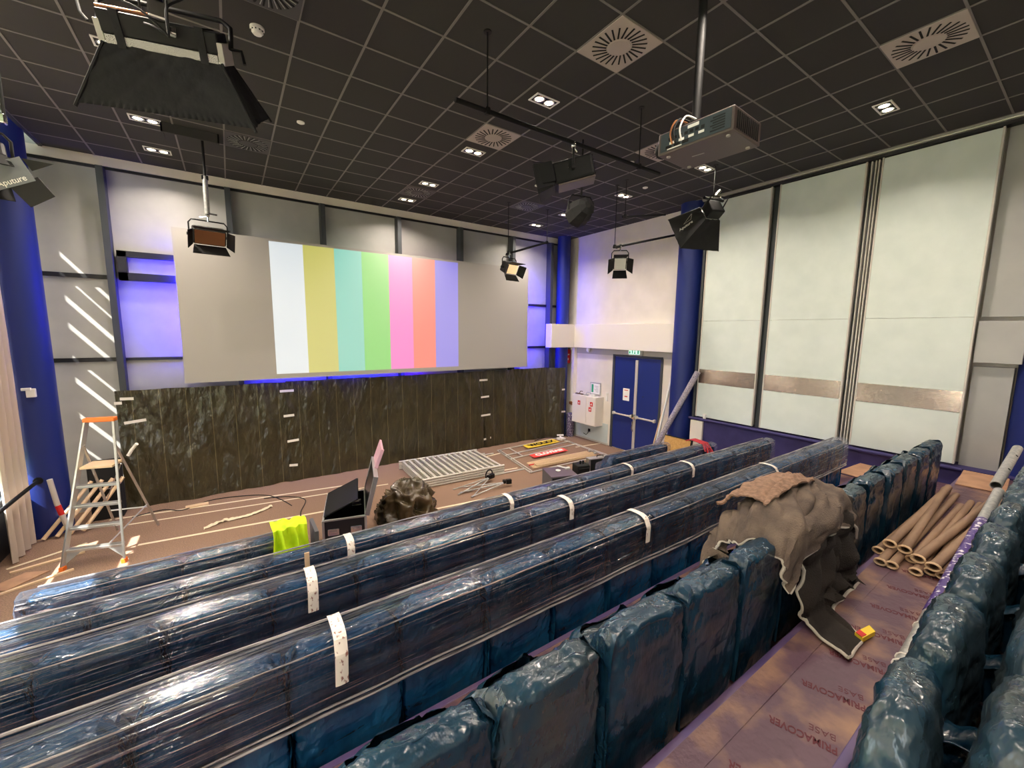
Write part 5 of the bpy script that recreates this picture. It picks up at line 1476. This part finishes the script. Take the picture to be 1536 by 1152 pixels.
for k in range(4):
    a, b, c, d_ = c0[k], c0[(k + 1) % 4], c1[k], c1[(k + 1) % 4]
    bm = NB()
    def fn(u, v, a=a, b=b, c=c, d_=d_):
        r = a.lerp(b, u).lerp(c.lerp(d_, u), v)
        dn = Vector((r.x * .3, 0, r.z)).normalized()
        w = .07 * math.sin(PI * u) * (v ** .7) * (1 - v * .75) + .012 * ridged((u * 5 + v * 2.5, v * 1.2, k)) + .01 * fr((u * 6, v * 4, k))
        fr_ = .010 * math.sin(u * 160) * max(0, v - .93) / .07
        return r - dn * (w - fr_)
    grid(bm, 120, 24, fn); thicken(bm, .006)
    obj('skirt_side', bm, M['blackfab'], t, local=True, smooth=True)
for k in range(4):
    bm = NB(); tube(bm, [c0[k], c1[k], c1[k] + (c1[k] - c0[k]) * .06], .012, 6); obj('corner_rod', bm, M['blackmat'], t, local=True)
bm = NB(); bb(bm, (-w0 / 2, .04, -h0 / 2), (w0 / 2, .05, h0 / 2)); obj('diffuser', bm, M['paper'], t, local=True)

# lamp cut by the left edge of the frame
t = thing('drop_pole', 'thin black rod holding the lamp at the far left edge', 'pole', (-1.40, 5.36, CZ))
bm = NB(); tube(bm, [(-1.42, 5.36, CZ), (-1.42, 5.36, 4.98)], .012, 8); obj('rod', bm, M['black'], t, smooth=True)
bm = NB(); box(bm, (-1.44, 5.36, 4.97), (.06, .06, .08), None, .01); obj('clamp', bm, M['chrome'], t)
t = video_light('stage_light', 'barn-door lamp with grey branded flap cut by the left edge', (-1.60, 5.42, 4.68), aim(.20, -.60, -.8), .28, .20, .18, face='blackmat', flapm='black', fl=.22, open_=70)
Mx = Matrix.Translation((-1.41, 5.26, 4.52)) @ Vector((-.25, -.90, -.15)).to_track_quat('Z', 'Y').to_matrix().to_4x4() @ Matrix.Rotation(R(22), 4, 'Z')
bm = NB(); box(bm, (0, 0, 0), (.27, .19, .006), Mx, .003); o = obj('grey_flap', bm, M['greyflap'], t, label='grey front flap with white lettering')
text('brand_print', 'Aputure', .062, M['paper'], o, Mx @ Matrix.Translation((-.12, -.075, .004)))
bm = NB(); prism(bm, [(-.1, 0, 0), (.12, 0, 0), (.16, -.17, .03), (-.04, -.2, .03)], (0, 0, .006), Mx @ Matrix.Translation((.04, -.07, -.01))); obj('lower_flap', bm, M['black'], t)
bm = NB(); prism(bm, [(.14, .08, 0), (.15, -.02, 0), (.34, -.03, .06)], (0, 0, .006), Mx @ Matrix.Translation((.0, .0, -.01))); obj('side_flap', bm, M['black'], t)

# ------------------------------------------------------------------ projector
pz = 4.905
t = thing('projector_pole', 'grey pole hanging the projector from the ceiling', 'pole', (3.54, 2.30, CZ))
bm = NB(); tube(bm, [(3.54, 2.30, CZ), (3.54, 2.30, 5.15)], .036, 14); obj('pole', bm, M['black'], t, smooth=True)
bm = NB(); lathe(bm, [(.08, 0), (.08, .02), (.04, .03)], (3.54, 2.30, 5.115), 20); box(bm, (3.54, 2.30, 5.105), (.24, .24, .012), None, .004); obj('mount_plate', bm, M['black'], t)
t = thing('projector', 'large dark projector hanging from the ceiling pole', 'projector', (3.65, 2.24, pz), R(3.))
hw, hd, hh = .25, .34, .19
bm = NB(); bb(bm, (-hw, -hd, 0), (hw, hd, hh), bev=.012); obj('shell', bm, M['projwhite'], t, local=True)
bm = NB(); bb(bm, (-hw - .004, -hd + .02, .02), (-hw + .004, hd - .03, hh - .015)); io = obj('connector_panel', bm, M['projface'], t, local=True)
bm = NB()
for k in range(6): bb(bm, (-hw - .007, -hd + .07, .04 + .02 * k), (-hw - .003, -hd + .19 - .02 * (k % 2), .048 + .02 * k))
for k in range(7): bb(bm, (-hw - .007, -.10 + .05 * k, .10), (-hw - .003, -.07 + .05 * k, .125))
for k in range(3): bb(bm, (-hw - .008, .04 + .08 * k, .035), (-hw - .003, .095 + .08 * k, .06))
obj('ports', bm, M['blackmat'], io, local=True)
bm = NB()
for k in range(4): bb(bm, (-hw - .008, -.1 + .09 * k, .065), (-hw - .003, -.05 + .09 * k, .085))
bb(bm, (-hw - .008, .1, .025), (-hw - .003, .24, .034)); bb(bm, (-hw - .008, -.05, .14), (-hw - .003, .05, .165))
obj('port_labels', bm, M['paper'], io, local=True)
bm = NB()
for k in range(12): bb(bm, (-hw + .05 + .034 * k, -hd - .004, .025), (-hw + .066 + .034 * k, -hd + .004, hh - .03))
obj('vent_grille', bm, M['slot'], t, local=True)
bm = NB(); lathe(bm, [(.07, 0), (.075, .05), (.06, .08), (.03, .082)], (-.12, hd, .10), 24, Matrix.Translation((-.12, hd, .10)) @ Matrix.Rotation(R(-90), 4, 'X') @ Matrix.Translation((.12, -hd, -.10))); obj('lens', bm, M['black'], t, local=True, smooth=True)
for sx, sy in ((-1, 1), (1, -1), (-1, -1), (1, 1)):
    bm = NB(); tube(bm, [(sx * .18, sy * .27, -.012), (sx * .18, sy * .27, .0)], .018, 12); obj('foot', bm, M['strip_grey'], t, local=True)
bm = NB(); box(bm, (.0, .08, -.001), (.012, .11, .002), Matrix.Rotation(.1, 4, 'Z')); obj('badge', bm, M['strip_grey'], t, local=True)
for k, (m, w) in enumerate((('blackmat', 0), ('copper', .03), ('whiteplastic', -.06))):
    pts = [(-hw - .01, .16 + w, .06), (-hw - .05, .17 + w, .15), (-hw + .0, .14 + w, .27), (-.1, .1 + w, .25), (.0, .05, .22)]
    bm = NB(); tube(bm, smooth_path(pts, 20, 3), .008, 6); obj('cable', bm, M[m], t, local=True, smooth=True)
